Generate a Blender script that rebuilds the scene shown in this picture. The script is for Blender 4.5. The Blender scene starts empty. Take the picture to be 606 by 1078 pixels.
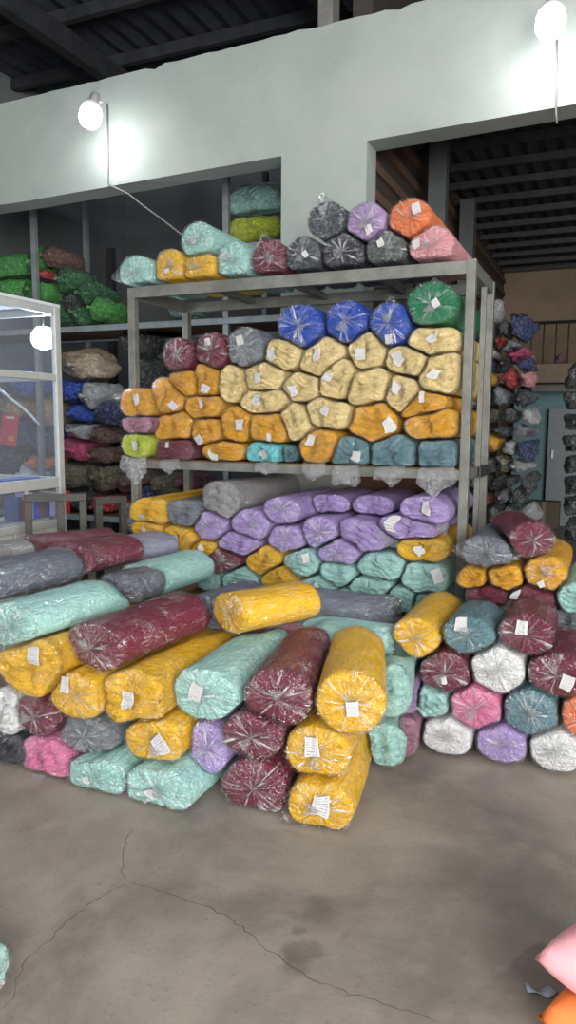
import bpy, math
import numpy as np
from mathutils import Vector, Matrix

# ------------------------------------------------------------------ camera
F, CX, CY = 770.0, 303.0, 539.0
PITCH, ROLL = math.radians(7.0), math.radians(0.4)
CAM = np.array([0.0, 0.0, 1.5])
fw = np.array([0, math.cos(PITCH), -math.sin(PITCH)])
r0 = np.array([1.0, 0, 0]); u0 = np.cross(r0, fw)
rt = math.cos(ROLL) * r0 + math.sin(ROLL) * u0
upv = np.cross(rt, fw)
sc = bpy.context.scene
COL = sc.collection


def ray(u, v):
    return fw + (u - CX) / F * rt - (v - CY) / F * upv


def at_y(u, v, y):
    d = ray(u, v)
    return CAM + d * (y / d[1])


def at_z(u, v, z):
    d = ray(u, v)
    return CAM + d * ((z - CAM[2]) / d[2])


def on_plane(u, v, p, n):
    d = ray(u, v)
    return CAM + d * (np.dot(np.asarray(p) - CAM, n) / np.dot(d, n))


def depth(p):
    return float(np.dot(p - CAM, fw))


cam = bpy.data.cameras.new('camera'); cam.sensor_fit = 'VERTICAL'; cam.sensor_height = 36
cam.lens = 36 * F / 1078; cam.clip_start = 0.05
camo = bpy.data.objects.new('camera', cam); COL.objects.link(camo)
M = Matrix(((rt[0], upv[0], -fw[0], CAM[0]), (rt[1], upv[1], -fw[1], CAM[1]), (rt[2], upv[2], -fw[2], CAM[2]), (0, 0, 0, 1)))
camo.matrix_world = M
sc.camera = camo

TH = math.radians(23.6)
U = np.array([math.cos(TH), -math.sin(TH), 0.0])       # along the rack, towards the nearer end
V = np.array([math.sin(TH), math.cos(TH), 0.0])        # into the rack
Z = np.array([0, 0, 1.0])

# ------------------------------------------------------------------ materials


def lin(c):
    c = np.array(c, float) / 255.0
    return tuple(np.where(c <= 0.04045, c / 12.92, ((c + 0.055) / 1.055) ** 2.4)) + (1.0,)


def mat(name):
    m = bpy.data.materials.new(name); m.use_nodes = True
    nt = m.node_tree; nt.nodes.clear()
    return m, nt, nt.nodes, nt.links


def nd(nt, typ, **kw):
    n = nt.nodes.new(typ)
    for k, v in kw.items():
        if k in n.inputs.keys() if isinstance(k, str) else False:
            n.inputs[k].default_value = v
        else:
            setattr(n, k, v)
    return n


def setin(n, **kw):
    for k, v in kw.items():
        n.inputs[k.replace('_', ' ')].default_value = v


def noise(nt, vec, scale, detail=3.0, rough=0.55, dist=0.0):
    n = nt.nodes.new('ShaderNodeTexNoise')
    n.inputs['Scale'].default_value = scale; n.inputs['Detail'].default_value = detail
    n.inputs['Roughness'].default_value = rough; n.inputs['Distortion'].default_value = dist
    if vec is not None: nt.links.new(vec, n.inputs['Vector'])
    return n.outputs['Fac']


def mapr(nt, val, a, b, c=0.0, d=1.0, smooth=True):
    n = nt.nodes.new('ShaderNodeMapRange'); n.interpolation_type = 'SMOOTHSTEP' if smooth else 'LINEAR'
    n.inputs['From Min'].default_value = a; n.inputs['From Max'].default_value = b
    n.inputs['To Min'].default_value = c; n.inputs['To Max'].default_value = d
    nt.links.new(val, n.inputs['Value'])
    return n.outputs['Result']


def math_(nt, op, a, b):
    n = nt.nodes.new('ShaderNodeMath'); n.operation = op
    for i, x in enumerate((a, b)):
        if isinstance(x, (int, float)): n.inputs[i].default_value = x
        else: nt.links.new(x, n.inputs[i])
    return n.outputs[0]


def mixc(nt, fac, a, b, mode='MIX'):
    n = nt.nodes.new('ShaderNodeMix'); n.data_type = 'RGBA'; n.blend_type = mode
    for s, x in (('Factor', fac), ('A', a), ('B', b)):
        i = {'Factor': 0, 'A': 6, 'B': 7}[s]
        if isinstance(x, (int, float, tuple)): n.inputs[i].default_value = x
        else: nt.links.new(x, n.inputs[i])
    return n.outputs[2]


def bump(nt, h, strength=0.4, dist=0.01, nrm=None):
    n = nt.nodes.new('ShaderNodeBump'); n.inputs['Strength'].default_value = strength
    n.inputs['Distance'].default_value = dist
    nt.links.new(h, n.inputs['Height'])
    if nrm is not None: nt.links.new(nrm, n.inputs['Normal'])
    return n.outputs['Normal']


def out(nt, sh):
    o = nt.nodes.new('ShaderNodeOutputMaterial'); nt.links.new(sh, o.inputs['Surface'])


def principled(nt, color, rough=0.7, normal=None, metal=0.0, coat=0.0, sheen=0.0, spec=0.5):
    p = nt.nodes.new('ShaderNodeBsdfPrincipled')
    if isinstance(color, tuple): p.inputs['Base Color'].default_value = color
    else: nt.links.new(color, p.inputs['Base Color'])
    if isinstance(rough, (int, float)): p.inputs['Roughness'].default_value = rough
    else: nt.links.new(rough, p.inputs['Roughness'])
    p.inputs['Metallic'].default_value = metal; p.inputs['Coat Weight'].default_value = coat
    p.inputs['Coat Roughness'].default_value = 0.12
    p.inputs['Sheen Weight'].default_value = sheen; p.inputs['Specular IOR Level'].default_value = spec
    if normal is not None: nt.links.new(normal, p.inputs['Normal'])
    return p.outputs[0]


def objco(nt):
    return nt.nodes.new('ShaderNodeTexCoord').outputs['Object']


def wpos(nt):
    return nt.nodes.new('ShaderNodeNewGeometry').outputs['Position']


def attr(nt, name):
    a = nt.nodes.new('ShaderNodeAttribute'); a.attribute_name = name
    return a


def scalev(nt, vec, s):
    n = nt.nodes.new('ShaderNodeVectorMath'); n.operation = 'MULTIPLY'
    nt.links.new(vec, n.inputs[0]); n.inputs[1].default_value = s
    return n.outputs[0]


PAL = {
    'aqua': ((180, 230, 222), 'aqua'), 'cyan': ((124, 222, 228), 'bright aqua'),
    'yellow': ((255, 198, 28), 'bright yellow'), 'mustard': ((244, 178, 30), 'mustard'),
    'pale': ((255, 228, 160), 'pale yellow'), 'maroon': ((122, 40, 64), 'maroon'),
    'grey': ((128, 134, 142), 'grey'), 'lightgrey': ((168, 166, 166), 'light grey'),
    'slate': ((114, 120, 132), 'slate grey'), 'charcoal': ((78, 84, 90), 'charcoal'),
    'black': ((48, 50, 60), 'near-black'), 'olivegrey': ((92, 100, 98), 'dark grey-green'),
    'purple': ((190, 166, 226), 'purple'), 'lilac': ((188, 158, 206), 'lilac'),
    'pink': ((238, 132, 176), 'pink'), 'palepink': ((244, 170, 176), 'pale pink'),
    'mauve': ((186, 130, 152), 'mauve'), 'white': ((250, 250, 250), 'white'),
    'blue': ((34, 82, 194), 'royal blue'), 'green': ((10, 132, 84), 'emerald green'),
    'grass': ((74, 170, 70), 'grass green'), 'dkgreen': ((40, 110, 60), 'dark green'),
    'orange': ((255, 136, 74), 'orange'), 'teal': ((104, 146, 156), 'grey-teal'),
    'lime': ((206, 222, 60), 'lime green'), 'red': ((190, 40, 48), 'red'),
    'tan': ((176, 140, 110), 'tan'), 'beige': ((206, 184, 156), 'beige'), 'olive': ((110, 104, 76), 'olive'),
    'brown': ((112, 78, 66), 'brown'), 'navy': ((40, 58, 110), 'navy'), 'rose': ((206, 66, 118), 'rose pink'),
    'silver': ((190, 194, 196), 'silver grey'), 'dark': ((62, 66, 66), 'dark grey'), 'lavender': ((150, 152, 172), 'lavender grey'),
}
_fab = {}


def fabric(c):
    if c in _fab: return _fab[c]
    m, nt, N, L = mat('fabric_' + c)
    col = lin(PAL[c][0])
    co = objco(nt)
    w = attr(nt, 'wrapco')
    n1 = noise(nt, co, 14, 3)
    n2 = noise(nt, scalev(nt, w.outputs['Vector'], (5, 5, 2.0)), 1.3, 4, 0.6, 0.8)
    n3 = noise(nt, co, 320, 2)
    dark = tuple(x * 0.90 for x in col[:3]) + (1,)
    c1 = mixc(nt, mapr(nt, n1, 0.35, 0.65), dark, col)
    fold = math_(nt, 'ABSOLUTE', math_(nt, 'SUBTRACT', noise(nt, scalev(nt, co, (1, 1, 1.8)), 17, 4, 0.6, 1.5), 0.5), 0)
    h = math_(nt, 'ADD', math_(nt, 'ADD', math_(nt, 'MULTIPLY', n2, 0.55), math_(nt, 'MULTIPLY', math_(nt, 'MULTIPLY', fold, -1.6), mapr(nt, attr(nt, 'endface').outputs['Fac'], 0, 1, .12, 1.0))), math_(nt, 'MULTIPLY', n3, 0.10))
    b = bump(nt, h, 1.0, 0.035)
    out(nt, principled(nt, c1, 0.85, b, sheen=0.0, spec=0.2))
    _fab[c] = m
    return m


def film(name, streak_lo, streak_hi, milk, gloss, sc_ang=4.0, crease=0.4, crinkle=26, base=0.0, bd=0.022):
    """clear polythene: mostly see-through, whitish where it is gathered into creases, glossy"""
    m, nt, N, L = mat(name)
    w = attr(nt, 'wrapco').outputs['Vector']
    co = objco(nt)
    s1 = noise(nt, scalev(nt, w, (sc_ang, sc_ang, 0.9)), 1.0, 4, 0.6, 0.9)
    ca = math_(nt, 'ABSOLUTE', math_(nt, 'SUBTRACT', noise(nt, co, crinkle * .5, 1.5, 0.5, 1.4), 0.5), 0)
    cb = math_(nt, 'ABSOLUTE', math_(nt, 'SUBTRACT', noise(nt, scalev(nt, w, (3.2, 3.2, 1.3)), 1.0, 3, 0.6, 1.2), 0.5), 0)
    cc = math_(nt, 'ABSOLUTE', math_(nt, 'SUBTRACT', noise(nt, co, crinkle * 1.3, 1, 0.5, 1.2), 0.5), 0)
    vary = mapr(nt, noise(nt, co, 7, 2), .42, .60)
    cen = attr(nt, 'gather').outputs['Fac']
    st = math_(nt, 'ADD', s1, math_(nt, 'MULTIPLY', cen, 0.14))
    mk = mapr(nt, st, streak_lo, streak_hi, base, milk)
    l1 = math_(nt, 'MULTIPLY', mapr(nt, ca, 0.0, 0.028, crease, 0.0), vary)
    l2 = math_(nt, 'MULTIPLY', mapr(nt, cb, 0.0, 0.022, crease, 0.0), vary)
    mk = math_(nt, 'MAXIMUM', mk, math_(nt, 'MAXIMUM', l1, l2))
    em = mapr(nt, attr(nt, 'endface').outputs['Fac'], 0, 1, .30, 1.0)
    fine_ = math_(nt, 'MULTIPLY', math_(nt, 'ADD', math_(nt, 'MULTIPLY', ca, -1.3), math_(nt, 'MULTIPLY', cc, -0.9)), em)
    h = math_(nt, 'ADD', math_(nt, 'MULTIPLY', s1, 0.8), math_(nt, 'ADD', fine_, math_(nt, 'MULTIPLY', cb, -1.2)))
    b = bump(nt, h, 0.9, bd)
    tr = N.new('ShaderNodeBsdfTransparent'); tr.inputs[0].default_value = (0.98, 0.98, 0.98, 1)
    df = N.new('ShaderNodeBsdfDiffuse'); df.inputs[0].default_value = (0.90, 0.91, 0.92, 1)
    L.new(b, df.inputs['Normal'])
    gl = N.new('ShaderNodeBsdfGlossy'); gl.inputs['Roughness'].default_value = 0.10
    gl.inputs[0].default_value = (0.97, 0.98, 1, 1)
    L.new(b, gl.inputs['Normal'])
    m1 = N.new('ShaderNodeMixShader'); L.new(mk, m1.inputs[0]); L.new(tr.outputs[0], m1.inputs[1]); L.new(df.outputs[0], m1.inputs[2])
    fr = N.new('ShaderNodeLayerWeight'); L.new(b, fr.inputs['Normal'])
    fac = mapr(nt, math_(nt, 'POWER', fr.outputs['Facing'], 5.0), 0.0, 1.0, gloss, 0.4, False)
    m2 = N.new('ShaderNodeMixShader'); L.new(fac, m2.inputs[0]); L.new(m1.outputs[0], m2.inputs[1]); L.new(gl.outputs[0], m2.inputs[2])
    out(nt, m2.outputs[0])
    return m


FILM_A = film('clear_film_tied', 0.60, 0.80, 0.70, 0.10, 5.0, 0.26, 20, 0.0, 0.034)
FILM_B = film('clear_film_loose', 0.64, 0.86, 0.42, 0.11, 3.6, 0.20, 24, 0.0, 0.042)
FILM_TAIL = film('clear_film_gathered', 0.50, 0.85, 0.60, 0.10, 7.0, 0.3, 30, 0.04)


def plain(name, rgb, rough=0.7, metal=0.0, nscale=20, var=0.15, bstr=0.15, bscale=None, spec=0.5, world=False, coat=0.0):
    m, nt, N, L = mat(name)
    co = wpos(nt) if world else objco(nt)
    c = lin(rgb); d = tuple(x * (1 - var) for x in c[:3]) + (1,)
    n = noise(nt, co, nscale, 5, 0.6)
    b = bump(nt, noise(nt, co, bscale or nscale * 3, 4), bstr, 0.01)
    out(nt, principled(nt, mixc(nt, mapr(nt, n, 0.3, 0.7), d, c), rough, b, metal, spec=spec, coat=coat))
    return m


def bagmat(c):
    """a filled bag far back: cloth colour seen through crumpled clear film"""
    k = 'bag_' + c
    if k in _fab: return _fab[k]
    m, nt, N, L = mat('bagged_' + c)
    co = objco(nt)
    col = lin(PAL[c][0])
    n = noise(nt, co, 9, 5, 0.6, 1.2); n2 = noise(nt, co, 14, 4, 0.6, 1.6)
    cr = math_(nt, 'ABSOLUTE', math_(nt, 'SUBTRACT', n2, 0.5), 0)
    c1 = mixc(nt, mapr(nt, n, 0.35, 0.62), tuple(x * 0.85 for x in col[:3]) + (1,), col)
    c2 = mixc(nt, mapr(nt, cr, 0.0, 0.03, 0.42, 0), c1, (0.62, 0.64, 0.65, 1))
    b = bump(nt, math_(nt, 'MULTIPLY', cr, -1.0), 1.0, 0.09)
    p = principled(nt, c2, 0.5, b, coat=1.0).node
    L.new(b, p.inputs['Coat Normal'])
    out(nt, p.outputs[0])
    _fab[k] = m
    return m


# printed paper tag: fine grey rows of type on white
m, nt, N, L = mat('paper_tag')
uvn = N.new('ShaderNodeTexCoord').outputs['UV']
sep = N.new('ShaderNodeSeparateXYZ'); L.new(uvn, sep.inputs[0])
rows = math_(nt, 'GREATER_THAN', math_(nt, 'FRACT', math_(nt, 'MULTIPLY', sep.outputs[1], 8.0), 0.0), 0.55)
words_ = math_(nt, 'GREATER_THAN', noise(nt, scalev(nt, uvn, (22, 8, 1)), 1.0, 1), 0.46)
edge = math_(nt, 'LESS_THAN', math_(nt, 'ABSOLUTE', math_(nt, 'SUBTRACT', sep.outputs[0], 0.5), 0.0), 0.40)
ink = math_(nt, 'MULTIPLY', math_(nt, 'MULTIPLY', rows, words_), edge)
out(nt, principled(nt, mixc(nt, ink, (0.50, 0.49, 0.48, 1), (0.20, 0.20, 0.22, 1)), 0.6))
PAPER = m

STEEL = plain('rack_painted_steel', (120, 120, 114), 0.55, 0.25, 9, 0.35, 0.2, 60)
STEEL_D = plain('brown_grey_steel', (58, 56, 48), 0.6, 0.1, 9, 0.3, 0.2, 60)
STEEL_G = plain('rack_zinc_steel', (140, 146, 148), 0.5, 0.3, 9, 0.25, 0.2, 60)
STEEL_B = plain('black_bracket', (48, 50, 50), 0.6, 0.1)
ALU = plain('kiosk_aluminium', (200, 202, 200), 0.4, 0.35, 12, 0.1, 0.05)
PANEL = plain('kiosk_panel', (190, 190, 180), 0.6, 0, 12, 0.12, 0.05)
PLY = plain('plywood', (150, 108, 66), 0.75, 0, 12, 0.3, 0.2)
BOARD = plain('brown_board', (104, 74, 52), 0.8, 0, 6, 0.25, 0.1)
WHITEP = plain('lamp_plastic', (220, 222, 222), 0.4)
CABLE = plain('cable_sheath', (118, 118, 114), 0.5)
DARKST = plain('dark_roof_steel', (62, 64, 68), 0.6, 0.2, 5, 0.4, 0.1)
ROOFM = plain('roof_sheet', (66, 70, 80), 0.6, 0.1, 2, 0.45, 0.1)

# ------------------------------------------------------------------ mesh helpers


def link(name, me, parent=None, m=None):
    o = bpy.data.objects.new(name, me)
    COL.objects.link(o)
    if parent is not None: o.parent = parent
    if m is not None and me is not None: me.materials.append(m)
    return o


def tag(o, label, cat, group=None, kind=None):
    o['label'] = label; o['category'] = cat
    if group: o['group'] = group
    if kind: o['kind'] = kind
    return o


def struct(o):
    o['kind'] = 'structure'
    return o


def empty(name, loc, label, cat, group=None):
    o = bpy.data.objects.new(name, None); COL.objects.link(o)
    o.location = Vector(loc); o.empty_display_size = 0.1
    return tag(o, label, cat, group)


class MB:
    """collects boxes, bars and tubes in world space; build() links them as one mesh"""

    def __init__(s): s.v, s.f = [], []

    def box8(s, c):
        b = len(s.v); s.v += [tuple(x) for x in c]
        for q in ((0, 3, 2, 1), (4, 5, 6, 7), (0, 1, 5, 4), (1, 2, 6, 5), (2, 3, 7, 6), (3, 0, 4, 7)):
            s.f.append(tuple(b + i for i in q))
        return s

    def obox(s, o, a, b, c):
        """box from corner o along vectors a, b, c"""
        o, a, b, c = map(np.asarray, (o, a, b, c))
        if np.dot(np.cross(a, b), c) < 0: a, b = b, a
        return s.box8([o, o + a, o + a + b, o + b, o + c, o + a + c, o + a + b + c, o + b + c])

    def bar(s, p, q, w, h, up=Z):
        p, q = np.asarray(p, float), np.asarray(q, float)
        d = (q - p) / np.linalg.norm(q - p)
        if abs(np.dot(d, up)) > 0.95: up = V
        a = np.cross(d, up); a /= np.linalg.norm(a); b = np.cross(a, d)
        return s.obox(p - a * w / 2 - b * h / 2, a * w, b * h, q - p)

    def tube(s, pts, r, n=8):
        pts = [np.asarray(p, float) for p in pts]
        base = len(s.v)
        for i, p in enumerate(pts):
            t = pts[min(i + 1, len(pts) - 1)] - pts[max(i - 1, 0)]; t /= np.linalg.norm(t)
            a = np.cross(t, Z if abs(t[2]) < 0.9 else V); a /= np.linalg.norm(a); b = np.cross(t, a)
            for k in range(n):
                an = 2 * math.pi * k / n
                s.v.append(tuple(p + r * (math.cos(an) * a + math.sin(an) * b)))
        for i in range(len(pts) - 1):
            for k in range(n):
                k2 = (k + 1) % n
                s.f.append((base + i * n + k, base + i * n + k2, base + (i + 1) * n + k2, base + (i + 1) * n + k))
        s.f.append(tuple(base + k for k in reversed(range(n))))
        s.f.append(tuple(base + (len(pts) - 1) * n + k for k in range(n)))
        return s

    def lathe(s, c, axis, prof, n=20):
        c, axis = np.asarray(c, float), np.asarray(axis, float)
        axis = axis / np.linalg.norm(axis)
        a = np.cross(axis, Z if abs(axis[2]) < 0.9 else V); a /= np.linalg.norm(a); b = np.cross(axis, a)
        base = len(s.v)
        for (r, h) in prof:
            for k in range(n):
                an = 2 * math.pi * k / n
                s.v.append(tuple(c + axis * h + max(r, 1e-4) * (math.cos(an) * a + math.sin(an) * b)))
        for i in range(len(prof) - 1):
            for k in range(n):
                k2 = (k + 1) % n
                s.f.append((base + i * n + k, base + i * n + k2, base + (i + 1) * n + k2, base + (i + 1) * n + k))
        return s

    def build(s, name, m, parent=None, bevel=0.0, smooth=False):
        me = bpy.data.meshes.new(name)
        vs = np.array(s.v)
        off = np.zeros(3)
        if parent is not None:
            off = np.array(parent.location)
            q = parent
            while q.parent is not None:
                q = q.parent; off = off + np.array(q.location)
            vs = vs - off
        else:
            off = vs.mean(0); off[2] = vs[:, 2].min(); vs = vs - off
        me.from_pydata([tuple(x) for x in vs], [], s.f); me.update()
        import bmesh
        bm = bmesh.new(); bm.from_mesh(me); bmesh.ops.recalc_face_normals(bm, faces=bm.faces); bm.to_mesh(me); bm.free()
        if smooth:
            me.polygons.foreach_set('use_smooth', [True] * len(me.polygons))
        o = link(name, me, parent, m)
        if parent is None: o.location = Vector(off)
        if bevel > 0:
            md = o.modifiers.new('bevel', 'BEVEL'); md.width = bevel; md.segments = 2; md.limit_method = 'ANGLE'
        return o


# ------------------------------------------------------------------ layout of the rack and the wall
YR = 4.0
FR = at_y(489, 300, YR); FR[2] = 0                              # nearer front post
RDEP = 0.66


def rackp(u, v, back=0.0):
    """point on a vertical plane parallel to the rack's front, `back` metres behind it"""
    return on_plane(u, v, FR + V * back, V)


def uco(p): return float(np.dot(np.asarray(p) - FR, U))


UL = uco(rackp(139, 400)); 
ZTOP = rackp(486, 274)[2]
ZMID = 0.5 * (rackp(466, 495)[2] + rackp(160, 484)[2])
ZLOW = 0.33
print('rack', FR, UL, ZTOP, rackp(140, 306)[2], ZMID, rackp(466, 495)[2], rackp(160, 484)[2])
WOFF, WTH = 1.12, 0.22


def wallp(u, v, back=0.0): return rackp(u, v, WOFF + back)


ROLLS = []                                                      # every roll: geometry first, so that neighbours can press on each other
CLEAR = []


def add(area, c, P0, ax, Lg, rx, rz, style='tied', rot=0.0, hs=(), label=None, seed=None, lab=None, tail=None, ears=(), low=False, group=None, grow=1.07, px=None):
    ax = np.asarray(ax, float); ax /= np.linalg.norm(ax)
    e1 = np.cross(ax, Z); e1 /= np.linalg.norm(e1); e2 = np.cross(e1, ax)
    if style == 'tied': rx, rz = rx * .975, rz * .975
    ROLLS.append(dict(area=area, c=c, P0=np.asarray(P0, float), a=ax, e1=e1, e2=e2, L=Lg, rx=rx, rz=rz, style=style, rot=rot,
                      hs=list(hs), label=label, seed=seed if seed is not None else len(ROLLS) + 11, lab=lab, tail=tail, ears=ears, low=low, group=group, grow=grow, px=px, rings=None))
    return ROLLS[-1]


def dfun(j, p, pad=0.05):
    q = p - j['P0']
    s = q @ j['a']; x = q @ j['e1']; y = q @ j['e2']
    c, sn = math.cos(j['rot']), math.sin(j['rot'])
    xr, yr = c * x + sn * y, -sn * x + c * y
    d = np.sqrt((xr / j['rx']) ** 2 + (yr / j['rz']) ** 2)
    return np.where((s < -pad) | (s > j['L'] + pad), 9.0, d)


NS = 48
RHO = [0.0, 0.06, 0.13, 0.21, 0.29, 0.37, 0.46, 0.55, 0.64, 0.73, 0.81, 0.88, 0.94, 0.975, 1.0]
NB = 11
FRHO = [0.97, 0.85, 0.6, 0.3, 0.0]
NR = len(RHO) + NB + len(FRHO)


def topo(nr, ns):
    f = []
    for i in range(nr - 1):
        for k in range(ns):
            k2 = (k + 1) % ns
            f.append((i * ns + k, (i + 1) * ns + k, (i + 1) * ns + k2, i * ns + k2))
    return f


FACES = topo(NR, NS)


def sines(rng, ks, th):
    return sum(rng.normal() * np.cos(k * th + rng.uniform(0, 6.28)) / math.sqrt(len(ks)) for k in ks)


def blur(a, n=1):
    for _ in range(n):
        a = 0.5 * a + 0.25 * (np.roll(a, 1, 1) + np.roll(a, -1, 1))
    return a


def mesh_from(name, P, faces, attrs, m):
    me = bpy.data.meshes.new(name)
    me.from_pydata(P.tolist(), [], faces)
    me.polygons.foreach_set('use_smooth', [True] * len(faces))
    for k, (typ, val) in attrs.items():
        at = me.attributes.new(k, typ, 'POINT')
        at.data.foreach_set('vector' if typ == 'FLOAT_VECTOR' else 'value', np.ascontiguousarray(val, dtype=np.float32).ravel())
    me.materials.append(m)
    return me


def shape_roll(i):
    """surface points (NR x NS x 3) of a roll, pressed in where neighbours, shelf or floor touch it"""
    R = ROLLS[i]
    rng = np.random.default_rng(R['seed'])
    th = np.linspace(0, 2 * math.pi, NS, endpoint=False)
    ct, st = np.cos(th), np.sin(th)
    c, sn = math.cos(R['rot']), math.sin(R['rot'])
    xr, yr = c * ct + sn * st, -sn * ct + c * st
    pw = 2.35 if R['style'] == 'soft' else 2.1
    Rt = ((np.abs(xr) / R['rx']) ** pw + (np.abs(yr) / R['rz']) ** pw) ** (-1 / pw)
    if R['style'] == 'soft': Rt = Rt * (1 + 0.035 * sines(rng, (2, 3, 4, 5), th))
    else: Rt = Rt * (1 + 0.012 * sines(rng, (2, 3, 5), th))
    rm = min(R['rx'], R['rz'])
    sh = rm * (0.26 if R['style'] == 'soft' else 0.24)
    p = 3.0 if R['style'] == 'soft' else 3.6
    # profile: rho, s
    prof = []
    for q in RHO:
        prof.append((q, sh * (1 - (max(0.0, 1 - q ** p)) ** (1 / p))))
    s_in = sh + .004
    if R['rings']:
        sA, sB = -R['rings'] - .012, -R['rings'] - .003              # two rings just before the plane of the post
        if sA > sh: prof += [(1.0, sA), (1.0, sB)]; s_in = sB
        else: prof += [(1.0, sh + .002), (1.0, sh + .004)]
    else: prof += [(1.0, sh + .015), (1.0, sh + .03)]; s_in = sh + .03
    for k in range(NB - 2):
        prof.append((1.0, s_in + (R['L'] - sh - s_in) * (k + 1) / (NB - 2)))
    for q in FRHO:
        prof.append((q, R['L'] - sh * (1 - (max(0.0, 1 - q ** p)) ** (1 / p))))
    near = [j for j in range(len(ROLLS)) if j != i and np.linalg.norm(
        (ROLLS[j]['P0'] + ROLLS[j]['a'] * ROLLS[j]['L'] / 2) - (R['P0'] + R['a'] * R['L'] / 2)) < (R['L'] + ROLLS[j]['L']) / 2 + 0.35]
    S = np.array([x[1] for x in prof]); RH = np.array([x[0] for x in prof])
    dirs = ct[:, None] * R['e1'] + st[:, None] * R['e2']
    cen = R['P0'] + S[:, None] * R['a']
    g = R['grow'] if R['style'] == 'soft' else min(R['grow'], 1.03)
    NSMP = 26
    fr = np.linspace(0.2, g, NSMP)
    ok = np.ones((NR, NS), bool); rmax = np.full((NR, NS), 0.2)
    body = Rt[None, :] * np.where(RH[:, None] > 0.9, 1.0, 1.0)
    for q in fr:
        pts = cen[:, None, :] + (q * Rt)[None, :, None] * dirs[None, :, :]
        flat = pts.reshape(-1, 3)
        good = np.ones(len(flat), bool)
        for j in near:
            good &= dfun(ROLLS[j], flat) >= q
        for h in R['hs']:
            t = (flat @ h[0]) >= h[1]
            if len(h) > 2: t |= ((flat - FR) @ V) < h[2]
            if len(h) > 3: t |= ((flat - FR) @ V) > h[3]
            good &= t
        ok &= good.reshape(NR, NS)
        rmax = np.where(ok, q, rmax)
    # caps share the profile of the first body ring
    rraw = rmax * Rt[None, :] - 0.0036
    rmax = blur(rmax, 2)
    rr = rmax * Rt[None, :] - 0.0036
    rr = np.maximum(rr, 0.012)
    k0 = len(RHO) - 1
    # smooth along the length
    for _ in range(2):
        rr[1:-1] = 0.5 * rr[1:-1] + 0.25 * (rr[2:] + rr[:-2])
    rr = np.maximum(np.minimum(rr, rraw), 0.012)
    rad = rr * RH[:, None]
    return dict(S=S, RH=RH, rad=rad, rr=rr, dirs=dirs, th=th, rng=rng, sh=sh, rm=rm, cen=cen)


def cap_disp(R, D):
    rng, th, RH = D['rng'], D['th'], D['RH']
    nr = len(RH)
    iscap = np.zeros(nr); iscap[:len(RHO)] = 1
    if R['style'] == 'soft':
        X = RH[:, None] * np.cos(th); Y = RH[:, None] * np.sin(th)
        ph = rng.uniform(0, 6.28); ang = rng.uniform(-0.5, 0.5); k = rng.uniform(2.2, 3.4)
        yy = Y * math.cos(ang) - X * math.sin(ang); xx = X * math.cos(ang) + Y * math.sin(ang)
        f = np.sin(k * math.pi * (yy + 0.22 * np.sin(2.2 * xx + ph)) + ph)
        f = -np.abs(f) ** 0.5 + 0.7
        f = f + .35 * np.sin(2.6 * math.pi * (xx * 1.1 + .5 * yy * yy) + 2 * ph) * np.cos(2 * yy + ph)
        return (f * 0.032 + 0.012 * np.sin(3 * xx + ph)) * iscap[:, None] * (1 - RH[:, None] ** 6)
    w = sines(rng, range(7, 20), th)
    env = (RH * (1 - RH ** 3) * 1.6)[:, None] * iscap[:, None]
    return 0.007 * w[None, :] * env + 0.010 * np.exp(-(RH[:, None] / 0.2) ** 2) * iscap[:, None]


ORD = ['', 'second', 'third', 'fourth', 'fifth', 'sixth', 'seventh', 'eighth', 'ninth', 'tenth', 'eleventh', 'twelfth']


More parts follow.
